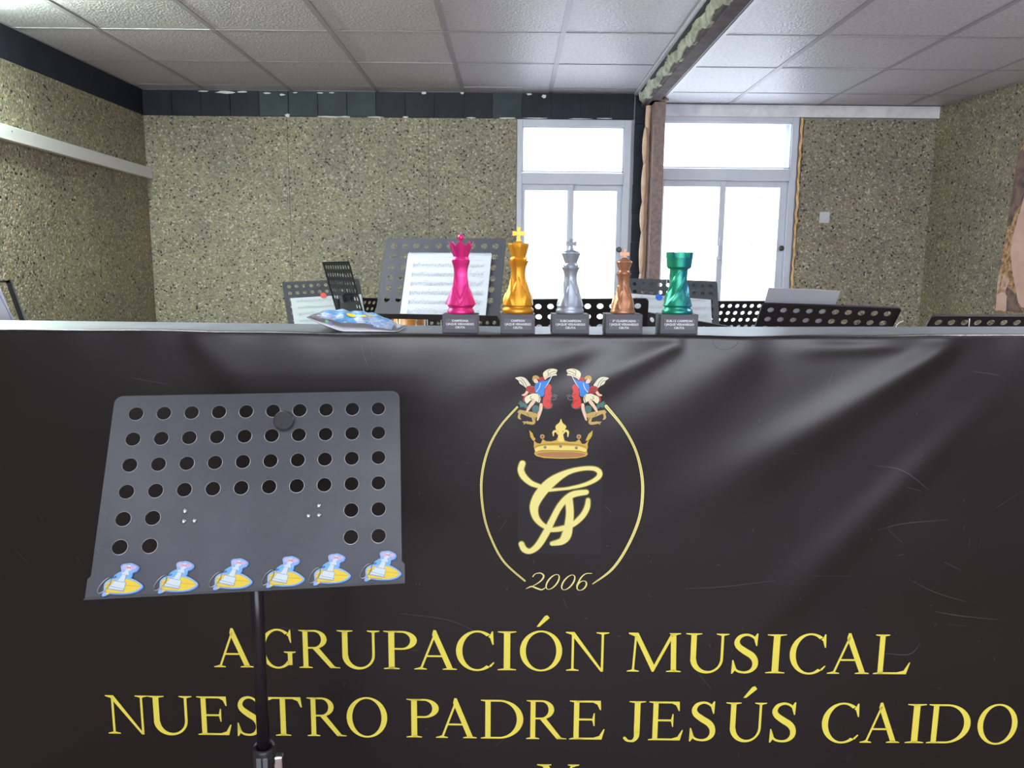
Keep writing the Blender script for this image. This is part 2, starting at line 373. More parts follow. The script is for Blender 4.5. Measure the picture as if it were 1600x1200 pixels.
# ceilings: tiles and tee bars, either side of the beam
ce = obj('ceiling', B(-2.75, 4.1, YF-.2, YB+.25, 2.86, 2.9), MT['tee_dark'], kind='structure')
def tile_mesh(w_, l_):
    bm = bmesh.new(); box(bm, -w_/2, w_/2, -l_/2, l_/2, 0, .012); me = bpy.data.meshes.new('ceiling_tile'); bm.to_mesh(me); bm.free(); me.materials.append(MT['ceil']); return me
cache = {}
def ceiling(x_edges, y_edges, Z, skip=()):
    for a, b in zip(x_edges, x_edges[1:]):
        for c_, d_ in zip(y_edges, y_edges[1:]):
            if any(s0 in range(1) for s0 in ()): pass
            if ((a+b)/2, (c_+d_)/2) in skip: continue
            k = (round(b-a-.006, 3), round(d_-c_-.006, 3))
            if k not in cache: cache[k] = tile_mesh(*k)
            o = link('ceiling_tile', cache[k], ce); o.location = ((a+b)/2, (c_+d_)/2, Z+.001+random.uniform(0, .003))
    for x in x_edges: obj('tee_bar', B(x-.0135, x+.0135, y_edges[0], y_edges[-1], Z-.001, Z+.001), MT['tee'], ce)
    for y in y_edges[1:-1]:
        obj('cross_tee', B(x_edges[0], x_edges[-1], y-.005, y+.005, Z-.0014, Z-.0004), MT['tee'], ce)
xl = [-2.55, -2.12, -1.53, -.94, -.352, .243, .822]
yl = [5.5, 5.345]+[4.73-.615*k+0 for k in range(13)]; yl = sorted([y for y in yl if y > YF]+[YF])
xr = [.99, 1.47, 2.07, 2.67, 3.27, 3.75]
yr = sorted([5.5, 5.13, 4.5]+[4.5-.61*k for k in range(1, 13) if 4.5-.61*k > YF]+[YF])
ceiling(xl, yl, ZL); ceiling(xr, yr, ZR)
obj('edge_trim', B(.815, .835, YF, YB, ZL-.012, ZL+.01), MT['trim'], ce)
obj('edge_trim', B(.984, 1.003, YF, YB, ZR-.006, ZR+.02), MT['trim'], ce)

# beam in the ceiling slot and post under it
be = root('ceiling_beam', (.9, YB, 2.5), 'scarred brown beam with crumbling mortar running overhead between the two ceilings', 'beam', kind='structure')
bm = bmesh.new(); box(bm, .885, .955, YF, YB, 2.515, 2.68, 0, .004); obj('beam_web', bm, MT['steel2'], be, origin='world')
bm = bmesh.new(); box(bm, .868, .885, YF, YB, 2.52, 2.54); obj('beam_flange', bm, MT['steel2'], be, origin='world')
bm = bmesh.new(); box(bm, .836, .885, YF, YB, 2.58, 2.8); box(bm, .955, .968, YF, YB, 2.57, 2.8); obj('slot_dark_fill', bm, MT['tee_dark'], be, origin='world')  # near-black boxes put the shade of the open slot into colour
bm = bmesh.new(); rows = []
for k in range(210):
    y = YB-.1-k*.024
    cw = .018+.030*abs(math.sin(k*.113+1)+.4*math.sin(k*.37+2)+.3*math.sin(k*.07))*.7+random.uniform(0, .008); zz = 2.528+.012*math.sin(k*.5)+random.uniform(-.004, .004)
    rows.append([bm.verts.new(p) for p in [(.884, y, 2.60), (.884-cw*1.15, y, 2.59), (.884-cw, y, zz+.02), (.884-cw*.6, y, zz+random.uniform(-.004, .004)), (.884, y, zz)]])
for r0, r1 in zip(rows, rows[1:]):
    for k in range(4): bm.faces.new((r0[k], r0[k+1], r1[k+1], r1[k]))
obj('crumbling_mortar', bm, MT['mortar'], be, origin='world', kind='stuff')
po = root('steel_post', (.97, YB-.1, 0), 'rusty brown steel post between the two back windows', 'post', kind='structure')
bm = bmesh.new(); box(bm, .925, 1.0, 5.30, 5.46, 0, 2.52, 0, .004); obj('post_shaft', bm, MT['steel'], po, origin='world')
bm = bmesh.new(); box(bm, .90, 1.01, 5.26, 5.47, 2.515, 2.528, 0, .002); obj('cap_plate', bm, MT['steel'], po, origin='world')
bm = bmesh.new(); pts = [(.908+random.uniform(-.004, .004), 5.43, 2.6-k*.05) for k in range(36)]; tube(bm, pts, [.016+random.random()*.006 for _ in pts], 9); obj('mortar_seam', bm, MT['foam_tan'], po, origin='world')
z = 2.37
for h_ in (.24, .27, .2, .3, .25, .26):
    bm = bmesh.new(); pr = [(.003, 0)]+[(.019*math.sin(pi*(.12+.76*t/6)), h_*t/6) for t in range(7)]+[(.003, h_)]
    lathe(bm, pr, 10); o = obj('foam_bulge', bm, MT['foam_tan'], po, smooth=True); o.location = (.887-.97+random.uniform(-.002, .002), 5.40-5.4, z-h_); z -= h_*.97

# windows --------------------------------------------------------------------------------
def window(name, x0, x1, z0, z1, gx0, gx1, gz0, gz1, zt0, zt1, panes, sz1, vent, handle=None):
    w_ = root(name, ((x0+x1)/2, YB, z0), None, None, kind='structure')
    y0, y1 = YB-.012, YB+.05
    bm = bmesh.new()
    box(bm, x0, gx0, y0, y1, z0, z1, 0, .002); box(bm, gx1, x1, y0, y1, z0, z1, 0, .002)
    box(bm, gx0, gx1, y0, y1, gz1, z1, 0, .002); box(bm, gx0, gx1, y0, y1, z0, z0+.05)
    obj('window_frame', bm, MT['alu'], w_, origin='world')
    bm = bmesh.new(); box(bm, gx0, gx1, y0-.006, y1, zt0, zt1, 0, .003); obj('transom', bm, MT['alu'], w_, origin='world')
    bm = bmesh.new(); box(bm, gx0, gx1, YB+.01, YB+.014, gz0, gz1)
    obj('fanlight_pane', bm, MT['clear'], w_, origin='world')
    bm = bmesh.new(); g = .007
    for a in ((gx0, gx0+g, gz0, gz1), (gx1-g, gx1, gz0, gz1), (gx0, gx1, gz0, gz0+g), (gx0, gx1, gz1-g, gz1)): box(bm, a[0], a[1], YB, YB+.02, a[2], a[3])
    obj('glazing_bead', bm, MT['alu'], w_, origin='world')
    for i, (s0, s1, p0, p1) in enumerate(panes):
        yy = YB+.0+.018*i; bm = bmesh.new()
        box(bm, s0, p0, yy, yy+.018, z0+.05, zt0, 0, .0015); box(bm, p1, s1, yy, yy+.018, z0+.05, zt0, 0, .0015)
        box(bm, p0, p1, yy, yy+.018, sz1, zt0, 0, .0015); box(bm, p0, p1, yy, yy+.018, z0+.05, z0+.09)
        sa = obj('sliding_sash', bm, MT['alu'], w_, origin='world')
        bm = bmesh.new(); box(bm, p0, p1, yy+.007, yy+.011, z0+.09, sz1); obj('pane', bm, MT['frost'], sa, origin='world')
        if handle and i == 0:
            bm = bmesh.new(); hx, hz = handle; box(bm, hx-.012, hx+.012, yy-.014, yy, hz-.09, hz+.06, 0, .004); box(bm, hx-.02, hx-.004, yy-.03, yy-.01, hz-.07, hz+.01, 0, .004)
            obj('latch', bm, MT['alu'], sa, origin='world')
    bm = bmesh.new(); lathe(bm, [(.0, 0), (.019, 0), (.019, .006), (.012, .008)], 20); o = obj('rubber_stop', bm, MT['blackpl'], w_, smooth=False)
    o.rotation_euler = (pi/2, 0, 0); o.location = (vent[0]-(x0+x1)/2, -.013, vent[1]-z0)
window('window_1', .02, .805, .95, 2.43, .056, .757, 2.082, 2.384, 1.998, 2.075, [(.056, .415, .078, .382), (.376, .757, .42, .722)], 1.958, (.742, 1.555))
window('window_2', .98, 1.955, .95, 2.462, 1.008, 1.912, 2.12, 2.424, 2.034, 2.114, [(1.008, 1.478, 1.046, 1.438), (1.44, 1.912, 1.478, 1.862)], 1.993, (1.884, 1.575), (1.457, 1.58))

# light switch
p = PY(1287, 340, YB)
sw = root('light_switch', (p.x, YB-.006, p.z), 'small grey square light switch on the pebble wall right of the windows', 'light switch')
obj('switch_plate', B(-.035, .035, -.012, 0, -.038, .038, .003), MT['switch'], sw)
obj('rocker', B(-.018, .018, -.017, -.012, -.022, .022, .002), MT['switch'], sw)

# printed mural on the right wall (flat print)
def rw(px, py, off=-.004):
    r = ray(px, py); q = RX0+nrm*off; t = (q-CAM).dot(nrm)/r.dot(nrm); return CAM+r*t
mu = root('wall_mural', rw(1597, 490), 'cut-out printed picture of a pink robe and sandy ground at the right wall edge', 'poster')
def rpoly(name, pts, m, off):
    bm = bmesh.new(); a = [bm.verts.new(rw(x, y, off)) for x, y in pts]; b = [bm.verts.new(rw(x, y, off+.0012)) for x, y in pts]
    n = len(a); f1 = bm.faces.new(a); f2 = bm.faces.new(b[::-1])
    for i in range(n): bm.faces.new((a[i], b[i], b[(i+1) % n], a[(i+1) % n]))
    bmesh.ops.triangulate(bm, faces=[f1, f2]); bmesh.ops.recalc_face_normals(bm, faces=bm.faces)
    obj(name, bm, m, mu, origin='world')
rpoly('sandy_ground', [(1640, 205), (1612, 215), (1597, 222), (1594, 245), (1589, 268), (1582, 310), (1576, 345), (1571, 372), (1566, 400), (1562, 425), (1558, 445), (1556, 470), (1555, 486), (1575, 488), (1640, 492)], MT['sand'], -.004)
rpoly('dark_branch', [(1598, 232), (1591, 240), (1588, 258), (1583, 290), (1578, 325), (1573, 355), (1580, 352), (1586, 330), (1596, 320), (1604, 300), (1610, 260)], MT['brownpaint'], -.0055)
rpoly('dark_ground', [(1572, 448), (1580, 452), (1588, 462), (1592, 478), (1600, 489), (1570, 486), (1571, 470)], MT['brownpaint'], -.0055)
rpoly('robe', [(1602, 300), (1596, 325), (1590, 340), (1587, 355), (1582, 370), (1579, 392), (1581, 420), (1585, 440), (1588, 455), (1590, 470), (1596, 480), (1640, 490), (1640, 300)], MT['robe'], -.007)
rpoly('sleeve', [(1557, 460), (1568, 455), (1573, 462), (1572, 486), (1556, 484)], MT['robe'], -.0062)
for k, q in enumerate([[(1560, 426), (1563, 424), (1565, 432), (1560, 452), (1557, 460)], [(1563, 450), (1568, 430), (1571, 428), (1572, 434), (1566, 456)], [(1565, 456), (1572, 436), (1576, 434), (1577, 440), (1569, 458)]]): rpoly('finger', q, MT['skinp'], -.0068)

# ceiling luminaires: unseen panels added for front lighting, then the battens
def lum(x, y, Z, label, pw=None, mt='glow'):
    t = root('added_ceiling_light', (x, y, Z), label, 'ceiling light')
    bm = bmesh.new(); box(bm, -.29, .29, -.29, .29, -.022, -.002, 0, .003); obj('housing', bm, MT['trunk'], t)
    bm = bmesh.new(); box(bm, -.26, .26, -.26, .26, -.026, -.0225); obj('diffuser', bm, MT[mt], t)
lum(-1.2, -.2, ZL, 'unseen square ceiling light panel added behind the camera on the left')
lum(.0, -.2, ZL, 'unseen square ceiling light panel added behind the camera in the middle')
lum(1.8, .35, ZR, 'unseen square ceiling light panel added over the right side of the room')
lum(2.4, 2.6, ZR, 'unseen square ceiling light panel added near the right wall')
def batten(x, y, Z, label, mt='glow_green', rz=0, drop=.16):
    t = root('fluorescent_batten', (x, y, Z), label, 'lamp', rz=rz)
    obj('batten_body', B(-.02, .02, -.6, .6, -drop-.03, -drop+.01, .004), MT['trunk'], t)
    for s in (-.045, .045):
        bm = bmesh.new(); tube(bm, [(s, -.58, -drop-.01), (s, .58, -drop-.01)], .014, 12); obj('tube', bm, MT[mt], t)
    for s in (-.4, .4):
        bm = bmesh.new(); tube(bm, [(0, s, 0), (0, s, -drop)], .006, 8); obj('hanger', bm, MT['chrome'], t)
batten(-2.38, 2.99, ZL, 'glowing fluorescent batten hung under the ceiling by the left wall', drop=.07)
batten(-1.35, 2.2, ZL, 'unseen fluorescent batten added to brighten the ceiling and back wall, left of the beam', 'glow_white', pi/2)  # added out of view to lift the ceiling and back wall
batten(2.1, 2.2, ZR, 'unseen fluorescent batten added to brighten the ceiling and back wall, right of the beam', 'glow_white', pi/2)  # second added batten, same purpose on the right

# ================================================================== COUNTER + BANNER
TY0, TY1 = 1.602, 1.83
def zt(x):
    P_ = [(-1.6, 1.3062), (-1.07, 1.3053), (-.53, 1.3038), (0, 1.3022), (.53, 1.3065), (1.07, 1.3122), (1.6, 1.318)]
    for (a, za), (b, zb) in zip(P_, P_[1:]):
        if x <= b: return za+(zb-za)*max(0, (x-a))/(b-a)
    return P_[-1][1]
ct = root('bar_counter', (0, 1.72, 0), 'tall counter under the black banner with a thin grey top', 'counter')
bm = bmesh.new(); n = 64; rows = []
for i in range(n+1):
    x = -1.6+3.2*i/n; z = zt(x)
    rows.append([bm.verts.new(q) for q in [(x, TY0+.0005, z), (x, TY1, z), (x, TY1, z-.018), (x, TY0+.0005, z-.018)]])
for a, b in zip(rows, rows[1:]):
    for k in range(4): bm.faces.new((a[k], b[k], b[(k+1) % 4], a[(k+1) % 4]))
bm.faces.new(rows[0]); bm.faces.new(rows[-1][::-1]); bmesh.ops.recalc_face_normals(bm, faces=bm.faces)
obj('countertop', bm, MT['wood'], ct, origin='world')
for x in (-1.5, 0, 1.48):
    obj('side_panel', B(x, x+.025, -.1, .1, 0, 1.283), MT['wood_dark'], ct)
obj('shelf', B(-1.474, -.001, -.1, .1, .5, .52), MT['wood_dark'], ct)

def px2(x, y): p = PY(x, y, 1.588); return (p.x, p.z)
ridges = []
def ridge(x0, y0, x1, y1, w0, w1, amp, ta=.12, tb=.3):
    ridges.append((px2(x0, y0), px2(x1, y1), w0, w1, amp, ta, tb))
# folds hanging from the top hem (start px, end px, widths m, height m)
ridge(1500, 530, 980, 850, .022, .085, .0075, .06, .5)
ridge(1515, 655, 1130, 1030, .03, .06, .0055, .35, .3)
ridge(1072, 528, 800, 665, .018, .05, .0050, .05, .5)
ridge(1200, 520, 880, 760, .05, .10, .0075, .12, .5)
ridge(930, 540, 640, 640, .02, .06, .0030, .1, .5)
ridge(290, 520, 420, 640, .02, .06, .0018, .1, .5)
ridge(1440, 540, 1230, 545, .012, .02, .0025, .3, .3)
ridge(120, 700, 60, 1000, .05, .08, .002, .3, .3)
ridge(660, 640, 900, 1120, .09, .12, -.003, .3, .3)
def fold(x, z):
    y = 0.
    for (a, b, w0, w1, amp, ta, tb) in ridges:
        dx, dz = b[0]-a[0], b[1]-a[1]; L2 = dx*dx+dz*dz
        t = ((x-a[0])*dx+(z-a[1])*dz)/L2
        if t < -.3 or t > 1.3: continue
        L = math.sqrt(L2); dd = ((x-a[0])*dz-(z-a[1])*dx)/L
        tc = min(1, max(0, t)); w_ = w0+(w1-w0)*tc
        if abs(dd) > 3.2*w_: continue
        env = 1/(1+math.exp(-(t-ta*.5)/(ta*.3)))*1/(1+math.exp((t-1+tb*.5)/(tb*.25)))
        y += amp*env*math.exp(-(dd/w_)**2)
    y += .0012*math.sin(2.1*x+1.0)*math.sin(3*z+.4)+.0006*math.sin(9*x+4*z)
    # small waviness under the hem
    hz = 1.30-z
    y -= .0042*math.exp(-max(hz, 0)/.02)*(.62+.3*math.sin(3.3*x+2.2)+.12*math.sin(11*x))
    if hz < .12: y += .0011*math.exp(-hz/.03)*(math.sin(17*x)+.7*math.sin(41*x+1.3))
    return y
BY = 1.590
def by(x, z): return BY-.003-fold(x, z)
bn = root('banner', (0, BY, 0.05), 'large black vinyl banner with yellow lettering and a crowned crest hung over the counter front', 'banner')
def hem(x): return zt(x)+.0015+.0012*math.sin(7*x+.5)+.0006*math.sin(23*x)
NX, NZ = 560, 210; HR0 = .010
verts = []; faces = []
Xs = [-1.55+3.1*i/NX for i in range(NX+1)]
for x in Xs:
    top = hem(x)-HR0
    for j in range(NZ+1):
        z = .05+(top-.05)*j/NZ; verts.append((x, by(x, z)-BY, z-.05))
    y0 = by(x, top)
    for k in range(1, 10):      # rolls over the edge of the counter
        a = pi/2*k/9; verts.append((x, y0+HR0*.75*(1-math.cos(a))-BY, top+HR0*math.sin(a)-.05))
    verts.append((x, y0+HR0+.012-BY, top+HR0+.0002-.05))
C_ = NZ+1+10
for i in range(NX):
    for j in range(C_-1): faces.append((i*C_+j, (i+1)*C_+j, (i+1)*C_+j+1, i*C_+j+1))
me = bpy.data.meshes.new('vinyl_sheet'); me.from_pydata(verts, [], faces); me.materials.append(MT['vinyl'])
for p in me.polygons: p.use_smooth = True
link('vinyl_sheet', me, bn)

def print_obj(name, bm, m, layer, parent, label=None, kind=None, step=.014):
    """flat print: x,z outline faces are cut fine and laid onto the folded sheet."""
    xs_ = [v.co.x for v in bm.verts]; zs_ = [v.co.z for v in bm.verts]
    for lo, hi, ax in ((min(xs_), max(xs_), 0), (min(zs_), max(zs_), 2)):
        k = math.floor(lo/step)*step+step
        while k < hi:
            co = Vector((0, 0, 0)); no = Vector((0, 0, 0)); co[ax] = k; no[ax] = 1
            bmesh.ops.bisect_plane(bm, geom=bm.verts[:]+bm.edges[:]+bm.faces[:], plane_co=co, plane_no=no); k += step
    for v in bm.verts: v.co.y = by(v.co.x, v.co.z)-.0004-.00022*layer
    for f in bm.faces:
        f.normal_update()
        if f.normal.y > 0: f.normal_flip()
    return obj(name, bm, m, parent, origin='world', label=label, kind=kind)
def flat(bm, pts):
    vs = [bm.verts.new((p[0], 0, p[1])) for p in pts]; f = bm.faces.new(vs)
    f.normal_update()
    if len(vs) > 4: bmesh.ops.triangulate(bm, faces=[f], ngon_method='EAR_CLIP')
def ribbon(bm, pts, sub=6, caps=True, closed=False, sp=True):
    q = catmull(pts, sub, closed) if sp else pts
    n = len(q); L = []; Rr = []
    for i, p in enumerate(q):
        a = q[(i+1) % n] if (closed or i < n-1) else q[i]; b = q[i-1] if (closed or i > 0) else q[i]
        dx, dz = a[0]-b[0], a[1]-b[1]; l = math.hypot(dx, dz) or 1
        nx, nz = -dz/l*p[2]/2, dx/l*p[2]/2
        L.append(bm.verts.new((p[0]+nx, 0, p[1]+nz))); Rr.append(bm.verts.new((p[0]-nx, 0, p[1]-nz)))
    for i in range(n if closed else n-1):
        j = (i+1) % n
        try: bm.faces.new((L[i], L[j], Rr[j], Rr[i]))
        except ValueError: pass
    if caps and not closed:
        for p in (q[0], q[-1]):
            flat(bm, [(p[0]+p[2]/2*math.cos(2*pi*k/12), p[1]+p[2]/2*math.sin(2*pi*k/12)) for k in range(12)])

# ------------------------------------------------ serif capitals, drawn in a unit-high box
def G_serif(bm, cx, y, w_, up):
    s = 1 if up else -1; t = .032
    pts = [(cx-w_/2, y), (cx+w_/2, y), (cx+w_/2, y+s*t*.7), (cx+w_*.2, y+s*t*1.4), (cx, y+s*t*2.2), (cx-w_*.2, y+s*t*1.4), (cx-w_/2, y+s*t*.7)]
    flat(bm, pts if up else pts[::-1])
def G_bar(bm, x0, y0, x1, y1, w_):
    flat(bm, [(x0-w_/2, y0), (x0+w_/2, y0), (x1+w_/2, y1), (x1-w_/2, y1)])
def G_arc(bm, cx, cy, rx, ry, a0, a1, tk, th, n=28):
    """elliptical stroke: tk thick where it runs vertically, th where it runs horizontally."""
    o, i_ = [], []
    for k in range(n+1):
        a = math.radians(a0+(a1-a0)*k/n); c_, s_ = math.cos(a), math.sin(a)
        o.append(bm.verts.new((cx+rx*c_, 0, cy+ry*s_))); i_.append(bm.verts.new((cx+(rx-tk)*c_, 0, cy+(ry-th)*s_)))
    for k in range(n): bm.faces.new((o[k], o[k+1], i_[k+1], i_[k]))
TK, TH = .125, .045
def stem(bm, x, w_=TK, top=True, bot=True, sw=.33):
    G_bar(bm, x, 0, x, 1, w_)
    if bot: G_serif(bm, x, 0, sw, True)
    if top: G_serif(bm, x, 1, sw, False)
def glyph(bm, ch):
    if ch == 'A':
        G_bar(bm, .16, .02, .50, .93, .055); flat(bm, [(.46, 1.03), (.52, 1.03), (.93, .02), (.79, .02), (.43, .90)])
        flat(bm, [(.28, .33), (.70, .33), (.68, .375), (.30, .375)]); G_serif(bm, .15, 0, .3, True); G_serif(bm, .85, 0, .34, True); return 1.02
    if ch in 'C' or ch == 'G':
        G_arc(bm, .50, .5, .50, .525, 52, 308 if ch == 'C' else 318, .15, .048)
        flat(bm, [(.80, .905), (.84, 1.0), (.87, 1.0), (.885, .66), (.855, .66), (.80, .83), (.755, .86)])
        if ch == 'C': flat(bm, [(.78, .115), (.82, .075), (.905, .19), (.885, .21), (.80, .13)]); return .91
        G_bar(bm, .84, .07, .84, .43, .125); flat(bm, [(.67, .43), (1.0, .43), (1.0, .405), (.9, .38), (.78, .38), (.67, .405)])
        flat(bm, [(.77, .13), (.9025, .07), (.9025, .12), (.7775, .17), (.72, .1)]); return 1.0
    if ch in 'RPB':
        stem(bm, .19); 
        G_arc(bm, .40, .755, .32, .245, -90, 90, .14, TH); flat(bm, [(.2, 1), (.4, 1), (.4, .955), (.2, .955)]); flat(bm, [(.2, .555), (.4, .555), (.4, .51), (.2, .51)])
        flat(bm, [(.05, .985), (.25, .985), (.25, 1), (.05, 1)])
        if ch == 'R':
            flat(bm, [(.36, .52), (.51, .545), (.90, .05), (1.04, .0), (.80, .0)]); flat(bm, [(.80, 0), (1.04, 0), (1.04, .022), (.85, .045)]); return 1.04
        return .74
    if ch == 'D':
        stem(bm, .19); G_arc(bm, .45, .5, .56, .5, -90, 90, .15, TH, 30); flat(bm, [(.2, 1), (.45, 1), (.45, .955), (.2, .955)]); flat(bm, [(.2, .045), (.45, .045), (.45, 0), (.2, 0)]); return 1.01
    if ch == 'O': G_arc(bm, .52, .5, .52, .525, 0, 360, .145, .045, 56); return 1.04
    if ch == 'U':
        G_bar(bm, .19, .35, .19, 1, TK); G_serif(bm, .19, 1, .36, False); G_bar(bm, .83, .35, .83, 1, .058); G_serif(bm, .83, 1, .28, False)
        o, i_ = [], []
        for k in range(25):
            a = pi+pi*k/24; c_, s_ = math.cos(a), math.sin(a)
            o.append(bm.verts.new((.49+.3675*c_ + (0 if c_ < 0 else .0015), 0, .36+.385*s_))); i_.append(bm.verts.new((.53+.27*c_+ .0, 0, .36+.32*s_)))
        o[0].co.x = .1275; i_[0].co.x = .2525
        for k in range(24): bm.faces.new((o[k], o[k+1], i_[k+1], i_[k]))
        return .98
    if ch == 'I': stem(bm, .18, sw=.36); return .36
    if ch == 'N':
        G_bar(bm, .17, 0, .17, .93, .055); G_serif(bm, .17, 0, .3, True); G_bar(bm, .87, .0, .87, 1, .055); G_serif(bm, .87, 1, .3, False)
        flat(bm, [(.0, 1), (.2, 1), (.9, .0-.015), (.84, -.015), (.13, .93), (.0, .975)][::1]); return 1.03
    if ch == 'M':
        G_bar(bm, .15, 0, .20, .93, .05); G_serif(bm, .15, 0, .28, True); G_bar(bm, 1.09, 0, 1.06, 1, .125); G_serif(bm, 1.09, 0, .34, True); G_serif(bm, 1.10, 1, .26, False)
        flat(bm, [(.03, 1), (.25, 1), (.66, .13), (.59, .0), (.18, .90), (.03, .97)]); flat(bm, [(.59, 0), (.63, .0), (1.06, .93), (1.0, .97), (.6, .1)]); return 1.26
    if ch == 'S':
        pts = [(.58, .74, .02), (.55, .86, .05), (.46, .95, .055), (.33, .985, .06), (.19, .93, .09), (.125, .80, .12), (.17, .68, .14), (.32, .56, .155), (.48, .45, .155), (.56, .32, .14), (.56, .17, .12), (.47, .055, .08), (.33, .015, .055), (.17, .05, .055), (.09, .15, .05), (.05, .29, .02)]
        ribbon(bm, pts, 6, False); flat(bm, [(.59, .70), (.60, 1.02), (.57, 1.02), (.5, .90), (.565, .70)]); flat(bm, [(.04, .33), (.03, -.02), (.06, -.02), (.14, .11), (.065, .33)]); return .64
    if ch == 'L':
        stem(bm, .19); flat(bm, [(.2, 0), (.80, 0), (.88, .30), (.855, .30), (.74, .09), (.58, .048), (.2, .048)]); return .88
    if ch == 'E':
        stem(bm, .19); flat(bm, [(.2, 1), (.76, 1), (.77, .76), (.745, .76), (.68, .90), (.58, .952), (.2, .952)]); flat(bm, [(.2, 0), (.80, 0), (.87, .27), (.84, .27), (.74, .095), (.6, .048), (.2, .048)])
        flat(bm, [(.2, .54), (.60, .54), (.60, .492), (.2, .492)]); flat(bm, [(.60, .68), (.625, .68), (.625, .35), (.60, .35), (.57, .48), (.57, .55)]); return .87
    if ch == 'T':
        G_bar(bm, .45, 0, .45, .98, TK); G_serif(bm, .45, 0, .36, True); flat(bm, [(.03, 1), (.87, 1), (.90, .74), (.87, .74), (.80, .90), (.68, .952), (.22, .952), (.10, .90), (.03, .74), (0, .74)]); return .9
    if ch == 'J':
        G_bar(bm, .34, .2, .34, 1, TK); G_serif(bm, .34, 1, .36, False)
        ribbon(bm, [(.34, .22, TK), (.335, .09, .11), (.28, -.01, .075), (.20, -.03, .05), (.13, -.01, .06), (.08, .05, .07)], 5, True); return .52
    if ch == 'Y':
        G_bar(bm, .5, 0, .5, .5, TK); G_serif(bm, .5, 0, .36, True); flat(bm, [(.10, 1), (.26, 1), (.55, .5), (.45, .42)]); flat(bm, [(.83, 1), (.89, 1), (.56, .46), (.5, .46)])
        G_serif(bm, .17, 1, .34, False); G_serif(bm, .87, 1, .27, False); return 1.0
def letter(ch, x0, x1, yt, yb, acc=False):
    """glyph fitted between measured marks on the sheet."""
    def wl_(x, y): return px2(x, y)
    left = x0 < 800
    right = x1 > 800
    X0 = wl_(x0, yb if x0 > 800 else yt)[0]; X1 = wl_(x1, yt if x1 > 800 else yb)[0]
    zb = wl_((x0+x1)/2, yb)[1]; zt_ = wl_((x0+x1)/2, yt)[1]
    bm = bmesh.new(); glyph(bm, ch)
    if acc: flat(bm, [(.40, 1.12), (.47, 1.12), (.72, 1.35), (.66, 1.42), (.60, 1.40)])
    xs_ = [v.co.x for v in bm.verts]
    gx0, gx1 = min(xs_), max(xs_)
    for v in bm.verts: v.co.x = X0+(v.co.x-gx0)/(gx1-gx0)*(X1-X0); v.co.z = zb+v.co.z*(zt_-zb)
    return bm
def text_line(name, items, topf, botf, label):
    e = link(name, None, bn, label=label)
    for it in items:
        ch, x0, x1 = it[:3]; xm = (x0+x1)/2
        bm = letter(ch, x0, x1, topf(xm), botf(xm), len(it) > 3)
        print_obj('letter', bm, MT['gold_text'], 1, e)
L1 = [('A', 332, 397), ('G', 405, 463), ('R', 466, 532), ('U', 526, 594), ('P', 599, 652), ('A', 647, 714), ('C', 712.5, 772.5), ('I', 778, 807), ('O', 812, 879, 1), ('N', 883, 952), ('M', 979, 1066), ('U', 1069, 1139), ('S', 1141.6, 1186.6), ('I', 1194.6, 1229), ('C', 1231, 1293), ('A', 1291, 1362), ('L', 1363, 1426)]
L2 = [('N', 164, 234), ('U', 230, 303), ('E', 307, 363), ('S', 369, 409), ('T', 411, 473.5), ('R', 479, 542), ('O', 541, 605.7), ('P', 635, 686), ('A', 681, 745), ('D', 751.5, 818), ('R', 822, 886), ('E', 889, 946), ('J', 973, 1009.4), ('E', 1012, 1069), ('S', 1076, 1119.6), ('U', 1131, 1198, 1), ('S', 1200.7, 1246), ('C', 1281, 1344.6), ('A', 1342, 1410), ('I', 1412.6, 1448), ('D', 1446, 1519.5), ('O', 1523.7, 1593)]
text_line('lettering', L1, lambda x: 983+(x-360)*.0078, lambda x: 1042+(x-360)*.0104, 'upper line of yellow serif capitals')
text_line('lettering', L2, lambda x: 1086+(x-190)*.0109, lambda x: 1146+(x-190)*.0115, 'second line of yellow serif capitals')
text_line('lettering', [('Y', 838, 905)], lambda x: 1193, lambda x: 1254, 'third line, a single yellow Y cut by the picture edge')

# ------------------------------------------------ crest
cr = link('crest', None, bn, label='crowned gold monogram in an oval with two winged figures')
ca = lambda x, y: px2(730+x/3.243, 560+y/3.243)
cb = lambda x, y: px2(790+x/7.5, 565+y/7.5)
PXM = 1.6/1200*1.02
def rib(pts, conv, k, sub=6, closed=False, caps=True):
    bm = bmesh.new(); ribbon(bm, [(*conv(x, y), w_*PXM/k) for x, y, w_ in pts], sub, caps, closed); return bm
def poly(pts, conv, bm=None):
    bm = bm or bmesh.new(); flat(bm, [conv(x, y) for x, y in pts]); return bm
print_obj('film_patch', poly([(258, 518), (688, 514), (676, 992), (258, 986)], ca), MT['sticker'], 0, cr)
mono = [
 [(280, 532, 30), (272, 565, 31), (288, 600, 31), (325, 632, 26), (375, 650, 20)],
 [(440, 662, 8), (520, 655, 13), (600, 636, 18), (655, 608, 22), (671, 580, 25), (648, 558, 22), (590, 556, 20), (510, 575, 26), (430, 622, 48), (372, 682, 52), (340, 745, 44), (346, 800, 34), (375, 838, 26), (412, 860, 20)],
 [(370, 672, 14), (440, 664, 14), (520, 657, 12)],
 [(275, 940, 28), (290, 968, 30), (320, 976, 27), (358, 948, 33), (398, 885, 35), (430, 820, 31), (474, 740, 30), (530, 690, 32), (602, 676, 26)],
 [(515, 715, 38), (520, 780, 38), (514, 840, 42), (502, 895, 48), (478, 925, 36), (430, 937, 22)],
 [(420, 868, 22), (470, 862, 26), (530, 842, 26), (580, 800, 28), (606, 755, 28), (612, 716, 22)]]
bm = bmesh.new()
for s in mono: ribbon(bm, [(*ca(x, y), w_*PXM/3.243+.0035) for x, y, w_ in s], 7)
print_obj('monogram_outline', bm, MT['p_olive'], 1, cr)
